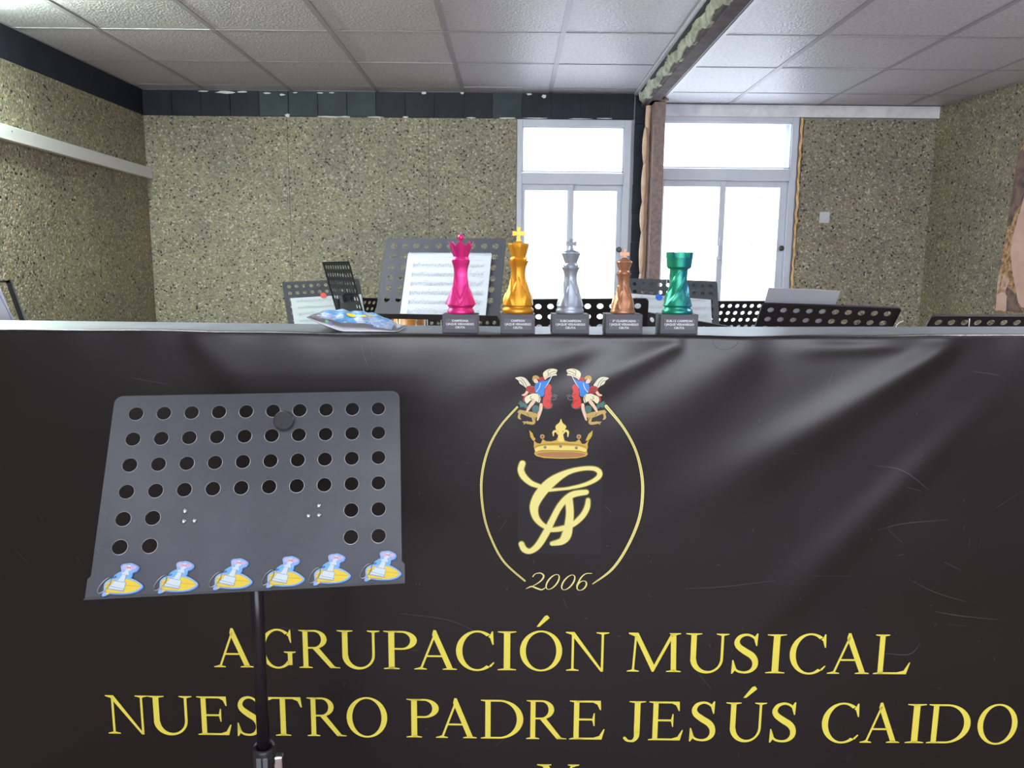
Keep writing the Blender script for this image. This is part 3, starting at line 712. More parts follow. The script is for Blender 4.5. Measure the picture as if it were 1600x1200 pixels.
for i, s in enumerate(mono):
    bm = bmesh.new(); ribbon(bm, [(*ca(x, y), w_*PXM/3.243) for x, y, w_ in s], 7)
    print_obj('monogram_stroke', bm, MT['pale_gold'], 3.2+.9*i, cr)
arcs = [[(253, 247, 10), (165, 348, 10), (103, 470, 11), (72, 620, 12), (82, 780, 11), (118, 905, 10), (185, 1030, 10), (292, 1128, 9)],
        [(703, 241, 16), (788, 345, 12), (848, 455, 12), (880, 570, 14), (888, 680, 15), (870, 810, 15), (812, 950, 14), (735, 1065, 13), (636, 1141, 6)]]
for i, a in enumerate(arcs):
    o = print_obj('oval_arc', rib(a, ca, 3.243, 8), MT['pale_gold'], 1, cr)
    b = rib([(x, y, 2.2 if not (i and j > 3) else 1.2) for j, (x, y, w_) in enumerate(a)], ca, 3.243, 8)
    print_obj('arc_shade', b, MT['p_olive'], 2, cr)
bm = bmesh.new()
def el(bm, cx, cy, rx, ry, sl, w1, w2, conv, n=14):
    pts = []
    for k in range(n):
        a = 2*pi*k/n; x = rx*math.cos(a); y = ry*math.sin(a)
        pts.append((*conv(cx+x-sl*y, cy+y), (w1+(w2-w1)*abs(math.cos(a)))*PXM/3.243))
    ribbon(bm, pts, 3, False, True)
el(bm, 433, 1132, 26, 38, .55, 2.5, 8, ca); el(bm, 512, 1134, 26, 38, .55, 2.5, 8, ca); el(bm, 580, 1150, 22, 24, .4, 2.5, 8, ca)
for s in ([(333, 1106, 6), (345, 1092, 4), (372, 1088, 6), (388, 1104, 9), (370, 1130, 7), (330, 1155, 3), (298, 1168, 3)], [(298, 1168, 3), (325, 1156, 7), (355, 1166, 9), (378, 1172, 7), (398, 1160, 3)], [(632, 1088, 3), (600, 1090, 5), (575, 1112, 7), (556, 1150, 8)]):
    ribbon(bm, [(*ca(x, y), w_*PXM/3.243) for x, y, w_ in s], 6)
print_obj('year_numerals', bm, MT['pale_gold'], 1.4, cr, label='slanted year 2006 in thin gold numerals')
# crown
cw = link('crown', None, cr)
def cp_(name, pts, m, lay, sub=0, par=cw):
    if sub: pts = catmull(pts, sub, True)
    print_obj(name, poly(pts, cb), MT[m], lay, par)
cb_out = [(332, 920), (330, 1005), (350, 1030), (335, 1080), (360, 1105), (450, 1128), (650, 1136), (840, 1128), (940, 1105), (962, 1080), (948, 1035), (962, 1010), (960, 960), (975, 915), (930, 960), (895, 962), (860, 905), (820, 935), (750, 938), (695, 925), (665, 880), (660, 820), (640, 820), (612, 820), (612, 880), (590, 920), (530, 935), (470, 930), (435, 905), (410, 960), (370, 955), (345, 935)]
bm = bmesh.new(); flat(bm, [cb(*p) for p in cb_out])
flat(bm, [cb(*p) for p in [(278, 802), (318, 840), (328, 880), (352, 905), (336, 925), (320, 925), (290, 880)]]); flat(bm, [cb(*p) for p in [(1020, 802), (970, 845), (945, 900), (935, 925), (965, 922), (990, 900), (1012, 860)]])
print_obj('crown_body', bm, MT['p_gold1'], 1, cw)
bm = bmesh.new(); flat(bm, [cb(*p) for p in catmull([(648, 668), (668, 715), (710, 755), (690, 800), (665, 815), (640, 825), (610, 812), (585, 780), (590, 745), (630, 710)], 4, True)])
flat(bm, [cb(*p) for p in [(620, 810), (665, 810), (690, 930), (650, 940), (612, 930)]])
for s in ([(612, 845, 18), (590, 812, 26), (560, 825, 26), (560, 868, 12)], [(672, 842, 18), (700, 808, 26), (730, 825, 26), (728, 875, 12)]): ribbon(bm, [(*cb(x, y), w_*PXM/7.5) for x, y, w_ in s], 5)
print_obj('fleur', bm, MT['p_gold2'], 2, cw)
bm = bmesh.new(); ribbon(bm, [(*cb(x, y), w_*PXM/7.5) for x, y, w_ in [(345, 1040, 40), (430, 1010, 46), (640, 1010, 52), (850, 1015, 46), (945, 1045, 40)]], 6, False)
print_obj('crown_band', bm, MT['p_gold2'], 2, cw)
bm = bmesh.new(); ribbon(bm, [(*cb(x, y), w_*PXM/7.5) for x, y, w_ in [(345, 1000, 8), (430, 972, 10), (640, 962, 14), (850, 972, 10), (945, 1000, 8)]], 6, False); ribbon(bm, [(*cb(x, y), 8*PXM/7.5) for x, y in [(340, 1062), (430, 1046), (640, 1044), (850, 1048), (955, 1066)]], 6, False)
print_obj('band_shade', bm, MT['p_gold3'], 3, cw)
print_obj('crown_inside', poly(catmull([(360, 1082), (450, 1062), (640, 1056), (850, 1062), (935, 1085), (850, 1112), (650, 1122), (450, 1110)], 4, True), cb), MT['p_copper'], 3, cw)
def disc(cx, cy, r, conv, k, n=14): x, z = conv(cx, cy); bm = bmesh.new(); rr = r*PXM/k; flat(bm, [(x+rr*math.cos(2*pi*i/n), z+rr*math.sin(2*pi*i/n)) for i in range(n)]); return bm
for x, y in ((462, 1003), (643, 990), (828, 1008)): print_obj('jewel', disc(x, y, 18, cb, 7.5), MT['p_gem'], 4, cw)
for x, y in ((430, 876), (857, 876)):
    print_obj('jewel_ring', disc(x, y, 27, cb, 7.5), MT['p_ochre'], 3, cw); print_obj('jewel', disc(x, y, 16, cb, 7.5), MT['p_gemred'], 4, cw)
# winged figures, the second mirrored
def figure(mir):
    e = link('winged_figure', None, cr, label='right-hand winged figure print' if mir else 'left-hand winged figure print')
    cv = (lambda x, y: cb(1318-x, y)) if mir else cb
    def pl(name, pts, m, lay, sub=3):
        print_obj(name, poly(catmull(pts, sub, True) if sub else pts, cv), MT[m], lay, e)
    def ln(name, strokes, m, lay, w_=8):
        bm = bmesh.new()
        for s in strokes: ribbon(bm, [(*cv(x, y), w_*PXM/7.5) for x, y in s], 4)
        print_obj(name, bm, MT[m], lay, e, kind='stuff')
    ln('curl', [[(530, 440), (560, 445), (590, 430), (580, 402), (560, 410)], [(548, 395), (575, 385), (605, 398)], [(440, 535), (490, 550), (540, 530), (545, 490)]], 'p_grey', 1, 9)
    pl('cape', [(515, 262), (540, 300), (528, 345), (545, 395), (525, 440), (540, 500), (520, 540), (470, 538), (435, 505), (440, 430), (460, 390), (455, 320), (480, 275)], 'p_red', 2)
    pl('dragon_wing', [(140, 485), (168, 478), (160, 452), (200, 475), (245, 495), (262, 530), (240, 552), (215, 530), (170, 535), (165, 500)], 'p_teal', 2, 0)
    pl('far_wing', [(112, 190), (150, 178), (190, 176), (235, 195), (275, 245), (290, 275), (250, 310), (215, 285), (165, 255), (150, 220)], 'p_wing', 2)
    pl('near_wing', [(443, 175), (440, 130), (480, 95), (540, 80), (605, 95), (590, 135), (600, 160), (555, 165), (500, 185), (470, 200)], 'p_cream', 2)
    ln('feather_line', [[(500, 150), (545, 120), (590, 110)], [(510, 165), (560, 145), (595, 135)], [(475, 190), (500, 160), (495, 110), (530, 90)], [(180, 195), (225, 240), (245, 285)], [(155, 215), (190, 235), (215, 280)]], 'p_brown', 3, 5)
    bm = bmesh.new()
    for st in ([(150, 590, 22), (175, 578, 34), (160, 625, 26), (158, 655, 30), (175, 672, 14)], [(165, 580, 34), (230, 600, 52), (300, 620, 66), (375, 630, 42)], [(320, 620, 62), (332, 680, 40), (325, 718, 34), (270, 716, 32), (205, 705, 14)], [(385, 600, 30), (380, 670, 22)], [(255, 700, 14), (215, 728, 12)]): ribbon(bm, [(*cv(x, y), w_*PXM/7.5) for x, y, w_ in st], 4)
    print_obj('lower_beast', bm, MT['p_ochre'], 2, e)
    pl('tunic_skirt', [(270, 390), (330, 370), (390, 385), (410, 430), (395, 480), (350, 460), (300, 450), (250, 490), (225, 455), (230, 415)], 'p_cream', 3)
    pl('leg', [(320, 445), (350, 470), (300, 530), (255, 590), (240, 575), (270, 510)], 'p_skin', 4, 2)
    pl('leg', [(400, 490), (430, 490), (430, 560), (385, 680), (365, 680), (385, 590), (395, 540)], 'p_skin', 4, 2)
    pl('beast_head', [(320, 520), (365, 510), (395, 540), (385, 580), (330, 600), (312, 560)], 'p_teal', 4)
    pl('red_sash', [(250, 290), (310, 280), (345, 300), (370, 340), (330, 365), (280, 370), (240, 335)], 'p_crimson', 3)
    pl('red_sleeve', [(380, 190), (420, 178), (460, 195), (450, 225), (400, 225)], 'p_crimson', 4)
    pl('skirt_red', [(230, 355), (265, 370), (245, 400), (225, 470), (200, 455), (215, 400)], 'p_crimson', 2)
    pl('breastplate', [(350, 255), (400, 230), (465, 225), (505, 205), (535, 185), (500, 260), (465, 305), (455, 380), (425, 408), (385, 385), (355, 355), (340, 300)], 'p_blue', 4, 2)
    pl('arm', [(445, 185), (490, 165), (500, 175), (465, 215)], 'p_skin', 5, 0)
    pl('hand', [(240, 340), (270, 360), (235, 395), (200, 400), (190, 385), (225, 370)], 'p_skin', 4, 2)
    pl('face', [(325, 205), (350, 195), (375, 215), (380, 245), (350, 250), (330, 235)], 'p_skin', 5)
    pl('hair', [(312, 200), (325, 165), (365, 160), (392, 180), (388, 205), (350, 195), (330, 212), (318, 220)], 'p_hair', 6)
    ln('sword', [[(555, 140), (520, 210), (465, 305)], [(355, 355), (390, 310), (410, 250)]], 'p_white', 6, 7)
    ln('contour', [[(455, 380), (460, 320), (500, 260)], [(300, 400), (290, 430), (330, 440)], [(260, 380), (280, 350), (330, 345)], [(500, 380), (545, 385)], [(480, 450), (515, 462), (530, 500)], [(250, 600), (270, 640), (255, 660)], [(330, 650), (350, 690)], [(395, 420), (430, 430), (405, 455)], [(270, 300), (300, 320), (340, 310)], [(380, 480), (395, 430), (385, 390)]], 'p_brown', 7, 5)
figure(False); figure(True)
# scratches and scuffs in the vinyl
bm = bmesh.new()
sc = [[(1302, 580), (1292, 605), (1280, 632)], [(1365, 727), (1410, 735), (1450, 765)], [(1600, 765), (1560, 790), (1552, 795)], [(1370, 828), (1410, 818), (1480, 812)], [(1385, 825), (1410, 848)], [(1415, 760), (1438, 767)],
      [(1070, 919), (1130, 916), (1210, 906)], [(1270, 898), (1330, 900)], [(1420, 905), (1460, 925), (1510, 940)], [(1400, 868), (1412, 866)], [(1475, 878), (1500, 890)], [(1460, 955), (1500, 962), (1560, 968)], [(1480, 975), (1510, 978)], [(1520, 580), (1560, 586)],
      [(625, 958), (700, 968), (750, 990)], [(565, 540), (572, 565), (576, 572)], [(578, 540), (583, 560)], [(1380, 1020), (1420, 1022), (1437, 1005)], [(1090, 1050), (1110, 1075)], [(25, 860), (45, 880)], [(60, 800), (68, 812)], [(120, 868), (128, 882)], [(640, 1015), (655, 1016)],
      [(775, 1165), (790, 1150)], [(1320, 1185), (1332, 1178)], [(780, 830), (792, 812)], [(440, 980), (460, 984)], [(880, 935), (886, 950)], [(205, 590), (260, 600)], [(1236, 876), (1248, 884)], [(1515, 842), (1513, 855)], [(1532, 842), (1530, 855)], [(945, 790), (955, 800)]]
for s in sc: 
    w_ = random.uniform(.0005, .0012); n = len(s)
    ribbon(bm, [(*px2(x, y), w_*(.5 if i in (0, n-1) else 1)) for i, (x, y) in enumerate(s)], 5, False)
for _ in range(60):
    x = random.uniform(500, 1580); y = random.uniform(640, 1190); r = random.uniform(1, 2.6); a = random.uniform(0, pi)
    ribbon(bm, [(*px2(x, y), .0008), (*px2(x+r*2*math.cos(a), y+r*2*math.sin(a)), .0008)], 1, False)
print_obj('scratches', bm, MT['scratch'], .3, bn, kind='stuff')
# stray hair line hanging at the hem
bm = bmesh.new(); ribbon(bm, [(*px2(x, y), .0009) for x, y in [(1113, 530), (1118, 542), (1132, 546), (1148, 540), (1153, 530)]], 6, False)
print_obj('stray_thread', bm, MT['black'], .5, bn)

# ================================================================== MUSIC STANDS
hole_xz = [(-.2025+.045*c, .135-.045*r) for r in range(4) for c in range(10)]+[(-.2025+.045*c, .135-.045*r) for r in (4, 5) for c in (0, 1, 8, 9)]
HR = .0118
def desk_mesh(nm, seg=20, th=.0016):
    """perforated plate: a square cell with a round hole, or a plain cell, for each grid place; rim strips around."""
    bm = bmesh.new()
    outline = []
    hs = set((round(x, 4), round(z, 4)) for x, z in hole_xz)
    gx = [-.2025+.045*c for c in range(10)]; gz = [.135-.045*r for r in range(6)]
    h = .0225; y0, y1 = -th/2, th/2
    def quad(pts, rev=False):
        for yy, fl_ in ((y0, False), (y1, True)):
            vs = [bm.verts.new((p[0], yy, p[1])) for p in pts]; bm.faces.new(vs if not fl_ else vs[::-1])
    for x in gx:
        for z in gz:
            if (round(x, 4), round(z, 4)) in hs:
                n = seg
                for yy, fl_ in ((y0, False), (y1, True)):
                    ins = [bm.verts.new((x+HR*math.cos(2*pi*k/n+pi/4), yy, z+HR*math.sin(2*pi*k/n+pi/4))) for k in range(n)]
                    out = []
                    for k in range(n):
                        a = 2*pi*k/n+pi/4; c_, s_ = math.cos(a), math.sin(a); m_ = h/max(abs(c_), abs(s_)); out.append(bm.verts.new((x+c_*m_, yy, z+s_*m_)))
                    for k in range(n):
                        f = (ins[k], out[k], out[(k+1) % n], ins[(k+1) % n]); bm.faces.new(f if not fl_ else f[::-1])
                    if not fl_: front = ins
                    else: back_ = ins
                for k in range(n):
                    f = bm.faces.new((front[k], front[(k+1) % n], back_[(k+1) % n], back_[k])); f.material_index = 1
                if HR:   # thin bright bevel ring round the hole
                    a_ = [bm.verts.new((x+HR*math.cos(2*pi*k/n), y0-.0002, z+HR*math.sin(2*pi*k/n))) for k in range(n)]; b_ = [bm.verts.new((x+(HR+.0006)*math.cos(2*pi*k/n), y0-.0001, z+(HR+.0006)*math.sin(2*pi*k/n))) for k in range(n)]
                    for k in range(n): f = bm.faces.new((a_[k], a_[(k+1) % n], b_[(k+1) % n], b_[k])); f.material_index = 1
            else: quad([(x-h, z-h), (x+h, z-h), (x+h, z+h), (x-h, z+h)])
    # rim: from the grid rectangle out to the rounded outline
    gx0, gx1, gz0, gz1 = -.225, .225, -.1125, .1575
    W_, T_, Bm = .24, .168, -.168
    rc = .014
    arcL = [(-W_+rc-rc*math.cos(a), T_-rc+rc*math.sin(a)) for a in [pi/2*k/6 for k in range(7)]]
    arcR = [(W_-rc+rc*math.sin(a), T_-rc+rc*math.cos(a)) for a in [pi/2*k/6 for k in range(7)]]
    quad([(gx0, gz1), (gx1, gz1), (W_-rc, T_), (-W_+rc, T_)])
    quad([(gx0, gz1)]+[arcL[k] for k in range(6, -1, -1)]); quad([(gx1, gz1)]+[arcR[k] for k in range(6, -1, -1)])
    quad([(gx0, gz0), (gx0, gz1), arcL[0], (-W_, gz0)]); quad([(gx1, gz0), (W_, gz0), arcR[-1], (gx1, gz1)])
    quad([(-W_, gz0), (-W_, -.133), (W_, -.133), (W_, gz0)]); quad([(-W_, -.133), (-.2445, -.138), (-.2445, Bm), (.2445, Bm), (.2445, -.138), (W_, -.133)])
    # turned edge and ledge
    per = [(-.2445, Bm), (-.2445, -.138), (-W_, -.133), (-W_, arcL[0][1])]+arcL[1:]+arcR+[(W_, -.133), (.2445, -.138), (.2445, Bm)]
    a = [bm.verts.new((p[0], y0, p[1])) for p in per]; b = [bm.verts.new((p[0], y1+.006, p[1])) for p in per]
    for k in range(len(per)-1):
        f = bm.faces.new((a[k], a[k+1], b[k+1], b[k])); f.smooth = True
    bmesh.ops.recalc_face_normals(bm, faces=[f for f in bm.faces if len(f.verts) > 4])
    bmesh.ops.remove_doubles(bm, verts=bm.verts, dist=.00005)
    bmesh.ops.recalc_face_normals(bm, faces=bm.faces)
    me = bpy.data.meshes.new(nm); bm.to_mesh(me); bm.free(); return me
def ledge_mesh(depth=.05):
    bm = bmesh.new(); box(bm, -.2445, .2445, -depth, .001, -.1696, -.168); 
    me = bpy.data.meshes.new('ledge'); bm.to_mesh(me); bm.free(); return me
dm = {}
for key, mt in (('front', 'desk'), ('grey', 'desk_lit'), ('black', 'desk_shaded')):
    m1 = desk_mesh('desk_plate', 24 if key == 'front' else 16); m1.materials.append(MT[mt]); m1.materials.append(MT['edge'] if key == 'front' else MT['greypl'])
    m2 = ledge_mesh(.006 if key == 'front' else .05); m2.materials.append(MT[mt]); dm[key] = (m1, m2)
def stand(pose, key, label, flip=False, group='music stands', post_x=0.0):
    a, b, g, x, y, z = pose
    t = root('music_stand', (x, y, 0), label, 'music stand', group, a)
    Mx = Matrix.Translation((0, 0, z)) @ Matrix.Rotation(b, 4, 'X') @ Matrix.Rotation(g, 4, 'Y')
    if flip: Mx = Mx @ Matrix.Rotation(pi, 4, 'Z')
    dk = link('desk', dm[key][0], t); dk.matrix_local = Mx
    link('ledge', dm[key][1], dk)
    sgn = 1 if not flip else -1           # behind the desk in stand frame
    bm = bmesh.new()
    box(bm, -.11, .11, .006, .010, -.060, -.028, 0, .001); box(bm, -.035, .035, .008, .03, -.065, -.02, 0, .004)
    br = obj('bracket', bm, MT['blackpl'], dk)
    py_ = .035*sgn
    top = z-.05
    bm = bmesh.new(); tube(bm, [(post_x, py_, .55), (post_x, py_, top)], .0112, 16); obj('upper_pole', bm, MT['tube'], t)
    bm = bmesh.new(); tube(bm, [(post_x, py_, .12), (post_x, py_, .57)], .0145, 16); obj('lower_pole', bm, MT['tube'], t)
    if key != 'front':
        bm = bmesh.new(); tube(bm, [(post_x, py_, .545), (post_x, py_, .6)], .02, 14); obj('collar', bm, MT['blackpl'], t)
    for k in range(3):
        an = 2*pi*k/3+.5; bm = bmesh.new(); c_, s_ = math.cos(an), math.sin(an)
        tube(bm, [(post_x+.015*c_, py_+.015*s_, .36), (post_x+.14*c_, py_+.14*s_, .16), (post_x+.27*c_, py_+.27*s_, .012)], .008, 8)
        lg = obj('leg', bm, MT['tube'], t)
        bm = bmesh.new(); tube(bm, [(post_x+.262*c_, py_+.262*s_, .016), (post_x+.28*c_, py_+.28*s_, .012)], .012, 8); obj('rubber_foot', bm, MT['blackpl'], lg)
    return t, dk
fp = (0.1327, -0.5425, -0.0077, -0.4262, 1.2372, 1.0778)
fs, fd = stand(fp, 'front', 'large grey perforated music stand in front of the black banner, six charms along its ledge', group='music stands', post_x=-.012)
# chrome rivets
for x, z in ((-.1085, -.0364), (-.1088, -.053), (-.0924, -.0527), (.1045, -.0355), (.0882, -.052), (.1049, -.0516)):
    bm = bmesh.new(); lathe(bm, [(.0045, 0), (.0045, .0008), (.0036, .0028), (.0018, .0038), (.0005, .004)], 14); o = obj('rivet', bm, MT['chrome'], fd, smooth=True)
    o.rotation_euler = (pi/2, 0, 0); o.location = (x, -.0009, z)
# clamp with lever on the pole
bm = bmesh.new(); lathe(bm, [(.0125, -.05), (.020, -.05), (.0205, .004), (.0185, .008), (.0135, .008), (.0125, .004)], 28)
zc = PY(412, 1181, 1.24).z
o = obj('height_clamp', bm, MT['blackpl'], fs, smooth=True); o.location = (-.012, .035, zc-.01)
bm = bmesh.new(); rr_ = [(.0172*math.cos(a), .0172*math.sin(a), .005+.0045*math.sin(a)) for a in [-pi*.47+2*pi*.94*k/24+0 for k in range(25)]]; tube(bm, rr_, .0028, 8)
o2 = obj('clamp_rim', bm, MT['greypl'], o, smooth=True)
bm = bmesh.new(); box(bm, .018, .034, -.012, .004, -.035, -.008, 0, .003); obj('clamp_bolt', bm, MT['chrome'], o)
bm = bmesh.new(); box(bm, -.010, -.0012, -.0225, -.019, -.03, -.002, 0, .001); box(bm, .0012, .010, -.0225, -.019, -.03, -.002, 0, .001); obj('clamp_jaw', bm, MT['greypl'], o)
# scribble scratched near the left edge of the desk
bm = bmesh.new(); Z0 = -.045
for k, s in enumerate([[(0, 0), (0, 3), (1, 1.5), (2, 3), (2, 0)], [(3, 1.6), (3.8, 2), (4.2, 1), (3.6, 0), (3, .8), (4.2, 1), (4.4, 0)], [(5, 0), (5, 2), (5.6, 2), (6, 1.6)], [(7.6, 1.8), (6.8, 1.6), (6.8, .2), (7.8, .2)], [(9, 0), (8.3, .8), (9, 2), (9.7, 1), (9, 0)], [(11.6, 2.2), (10.6, 2.2), (11.6, .8), (10.6, 0), (12.4, 3)]]):
    ribbon(bm, [(-.2285-v*.0028, Z0-.058+u*.0062, .0006) for u, v in s], 4, False)
for v in bm.verts: v.co.y = -.0012
obj('scratched_writing', bm, mat('scratch_mark', (.095, .1, .115), .5), fd, kind='stuff')
# round black magnet
def place_on(dk, name, label, cat, group=None, loc=(0, 0, 0), rot=(0, 0, 0)):
    """top-level thing positioned on a desk's surface frame."""
    t = link(name, None, None, label, cat, group)
    Mw = dk.parent.matrix_basis @ dk.matrix_local if False else (Matrix.Translation(dk.parent.location) @ Matrix.Rotation(dk.parent.rotation_euler.z, 4, 'Z') @ dk['_m'])
    t.matrix_world = Mw @ Matrix.Translation(loc) @ Euler(rot).to_matrix().to_4x4(); return t
def desk_frame(pose, flip=False):
    a, b, g, x, y, z = pose
    m = Matrix.Translation((x, y, 0)) @ Matrix.Rotation(a, 4, 'Z') @ Matrix.Translation((0, 0, z)) @ Matrix.Rotation(b, 4, 'X') @ Matrix.Rotation(g, 4, 'Y')
    return m @ Matrix.Rotation(pi, 4, 'Z') if flip else m
def on_desk(frame, name, label, cat, group=None, loc=(0, 0, 0), rot=(0, 0, 0)):
    t = link(name, None, None, label, cat, group); m = frame @ Matrix.Translation(loc) @ Euler(rot).to_matrix().to_4x4()
    t.location = m.to_translation(); t.rotation_euler = m.to_euler(); return t
FF = desk_frame(fp)
mg = on_desk(FF, 'round_magnet', 'round black disc magnet near the top of the large grey music stand', 'magnet', None, (.0425, -.0011, .1135))
bm = bmesh.new(); lathe(bm, [(.0, 0), (.0165, 0), (.017, .001), (.017, .0105), (.016, .0115), (.0158, .0108), (.004, .0108)], 36)
o = obj('disc', bm, MT['blackmag'], mg); o.rotation_euler = (pi/2, 0, 0)
for p in o.data.polygons: p.use_smooth = False

# ---------------- key charms standing on the ledge
def kc(pts, s=1.0): return pts
def charm(label):
    t = link('keychain_charm', None, None, label, 'keychain', 'chess surfboard keychains on the stand ledge')
    u = .0001
    # coordinates measured in a 480x340-unit picture of the charm, origin bottom centre of surfboard
    def c(x, y): return ((x-335)*.0001295, (575-y)*.0001295)
    board = catmull([(150, 510), (150, 440), (190, 400), (260, 385), (380, 392), (470, 425), (545, 490), (510, 535), (430, 560), (300, 560), (210, 548), (180, 565), (145, 568), (140, 550)], 4, True)
    head = catmull([(300, 270), (320, 245), (370, 240), (410, 240), (470, 268), (488, 295), (470, 330), (430, 345), (425, 375), (410, 400), (350, 410), (270, 400), (235, 385), (250, 355), (290, 330), (310, 320)], 4, True)
    bm = bmesh.new(); prism(bm, [c(*p) for p in board], -.0035, 0); prism(bm, [c(*p) for p in head], -.0034, 0); obj('rubber_back', bm, MT['kblue'], t)
    def sc_(pts, k, cx, cy): return [((x-cx)*k+cx, (y-cy)*k+cy) for x, y in pts]
    bm = bmesh.new(); prism(bm, [c(*p) for p in [(x-4, y-5) for x, y in sc_(board, .985, 340, 480)]], -.0042, -.0036); prism(bm, [c(*p) for p in [(x-4, y-5) for x, y in sc_(head, .97, 380, 320)]], -.0041, -.0035); obj('rubber_border', bm, MT['klight'], t)
    bm = bmesh.new(); prism(bm, [c(*p) for p in catmull([(165, 500), (165, 445), (200, 415), (270, 405), (380, 408), (460, 440), (520, 487), (490, 520), (420, 543), (300, 545), (215, 530), (205, 548), (178, 552), (185, 528)], 4, True)], -.0048, -.0043)
    sb = obj('surfboard', bm, MT['surf'], t)
    bm = bmesh.new(); ribbon(bm, [(*c(165, 452), .0005), (*c(240, 448), .0005)], 3); ribbon(bm, [(*c(370, 470), .0005), (*c(440, 478), .0005), (*c(505, 490), .0005)], 3); ribbon(bm, [(*c(160, 518), .0005), (*c(230, 535), .0005), (*c(330, 543), .0005)], 3)
    for v in bm.verts: v.co.y = -.0050
    obj('board_stripe', bm, MT['kbrown'], sb)
    bm = bmesh.new(); prism(bm, [c(*p) for p in [(300, 335), (245, 350), (240, 372), (262, 388), (290, 392), (320, 350)]], -.0047, -.0042); prism(bm, [c(*p) for p in [(390, 345), (412, 350), (408, 385), (385, 392), (375, 370)]], -.0047, -.0042); obj('sleeve', bm, MT['kaqua'], t)
    bodyp = [(325, 350), (365, 362), (350, 430), (368, 440), (358, 490), (350, 528), (192, 495), (210, 462), (235, 440), (248, 415), (290, 412)]
    bm = bmesh.new(); prism(bm, [c(*p) for p in sc_(bodyp, 1.045, 290, 450)], -.0050, -.0046); obj('piece_outline', bm, MT['kline'], t)
    bm = bmesh.new(); prism(bm, [c(*p) for p in bodyp], -.0056, -.0051)
    prism(bm, [c(*p) for p in [(315, 335), (348, 325), (350, 300), (400, 300), (385, 330), (395, 362), (360, 358), (318, 345)]], -.0055, -.005); prism(bm, [c(*p) for p in catmull([(350, 268), (380, 258), (415, 268), (420, 300), (395, 318), (355, 315)], 3, True)], -.0056, -.005); pc = obj('chess_piece', bm, MT['kwhite'], t)
    bm = bmesh.new(); prism(bm, [c(*p) for p in catmull([(325, 262), (350, 250), (372, 275), (362, 300), (335, 300), (318, 285)], 3, True)], -.0062, -.0057); prism(bm, [c(*p) for p in catmull([(412, 275), (440, 268), (468, 285), (455, 305), (425, 310), (405, 295)], 3, True)], -.0062, -.0057); obj('ear', bm, MT['klilac'], t)
    bm = bmesh.new()
    for s in ([(248, 412), (355, 438)], [(210, 465), (360, 508)], [(195, 488), (350, 524)]): ribbon(bm, [(*c(*p), .0005) for p in s], 2)
    for v in bm.verts: v.co.y = -.0058
    obj('piece_lines', bm, MT['kline'], pc)
    bm = bmesh.new()
    for s in ([(370, 275), (392, 285), (412, 275)], [(375, 292), (392, 285), (405, 300)]): ribbon(bm, [(*c(*p), .0007) for p in s], 3)
    for v in bm.verts: v.co.y = -.0064
    obj('bow', bm, MT['kred'], pc)
    bm = bmesh.new(); pts = [(-.0235+.0065*math.cos(a), -.005-.003*math.cos(a+1), .0125+.0105*math.sin(a)) for a in [2*pi*k/24 for k in range(25)]]; 
    pts = [(p[0]+(p[2]-.0125)*.45, p[1], p[2]+.003) for p in pts]; tube(bm, pts, .0006, 8, False); obj('split_ring', bm, MT['edge'], t)
    bm = bmesh.new(); tube(bm, [(*c(265, 372)[:1], -.006, c(265, 372)[1]), (c(235, 382)[0], -.0065, c(235, 382)[1])], .0012, 8); obj('ring_link', bm, MT['kblue'], t)
    return t
names = ['leftmost', 'second from left', 'third from left', 'fourth from left', 'fifth from left', 'rightmost']
proto = charm('x')
parts = list(proto.children)
cx_ = [(-.1895, -.1665, -.02), (-.1075, -.1672, 0), (-.0253, -.1668, .02), (.0555, -.1672, .0), (.1285, -.1665, -.03), (.2085, -.1655, .03)]
for k, (x, z, r) in enumerate(cx_):
    if k == 0: t = proto
    else:
        t = proto.copy(); col.objects.link(t)
        for p in parts:
            c1 = p.copy(); col.objects.link(c1); c1.parent = t
            for q in p.children: c2 = q.copy(); col.objects.link(c2); c2.parent = c1
    m = FF @ Matrix.Translation((x, -.0012, z)) @ Matrix.Rotation(r, 4, 'Y')
    t.location = m.to_translation(); t.rotation_euler = m.to_euler(); t.scale = (1.13, 1, 1.13)
    t['label'] = 'yellow surfboard keychain with white chess piece, %s of the six on the ledge' % names[k]

# ---------------- background stands
poses = {
 'S3': (-.1803, -.4434, -.0035, -.2767, 2.9603, 1.3929), 'S1': (.3845, -.5, -.054, -1.181, 4.86, 1.185), 'S2': (-1.0383, .2611, -.0093, -.9717, 4.4364, 1.2909),
 'S4': (-.0817, .5296, -.0245, .2588, 2.8717, 1.1829), 'S5': (-.8497, .3, .09, .7406, 3.2963, 1.0713), 'S6': (-.0094, -.5038, .0284, .8511, 4.0878, 1.2260),
 'S7': (.5710, .4173, .0073, .8320, 3.1941, 1.1604), 'S8': (-.0631, .6911, .0271, 1.1174, 2.8046, 1.1892), 'S9': (.0125, .6619, -.0059, 1.6576, 2.7135, 1.1612),
 'S11': (.0752, .2624, -.0101, -.3218, 5.0, .9392), 'S12': (1.188, .4, .0526, -1.06, 5.15, 1.0645)}
poses['S12'] = (1.0, .4, .05, -.93, 5.18, 1.06); poses['S1'] = (.3845, -.5, -.054, -1.172, 4.82, 1.187)
poses['S7'] = (.20, .45, 0, 1.19, 4.40, 1.105)
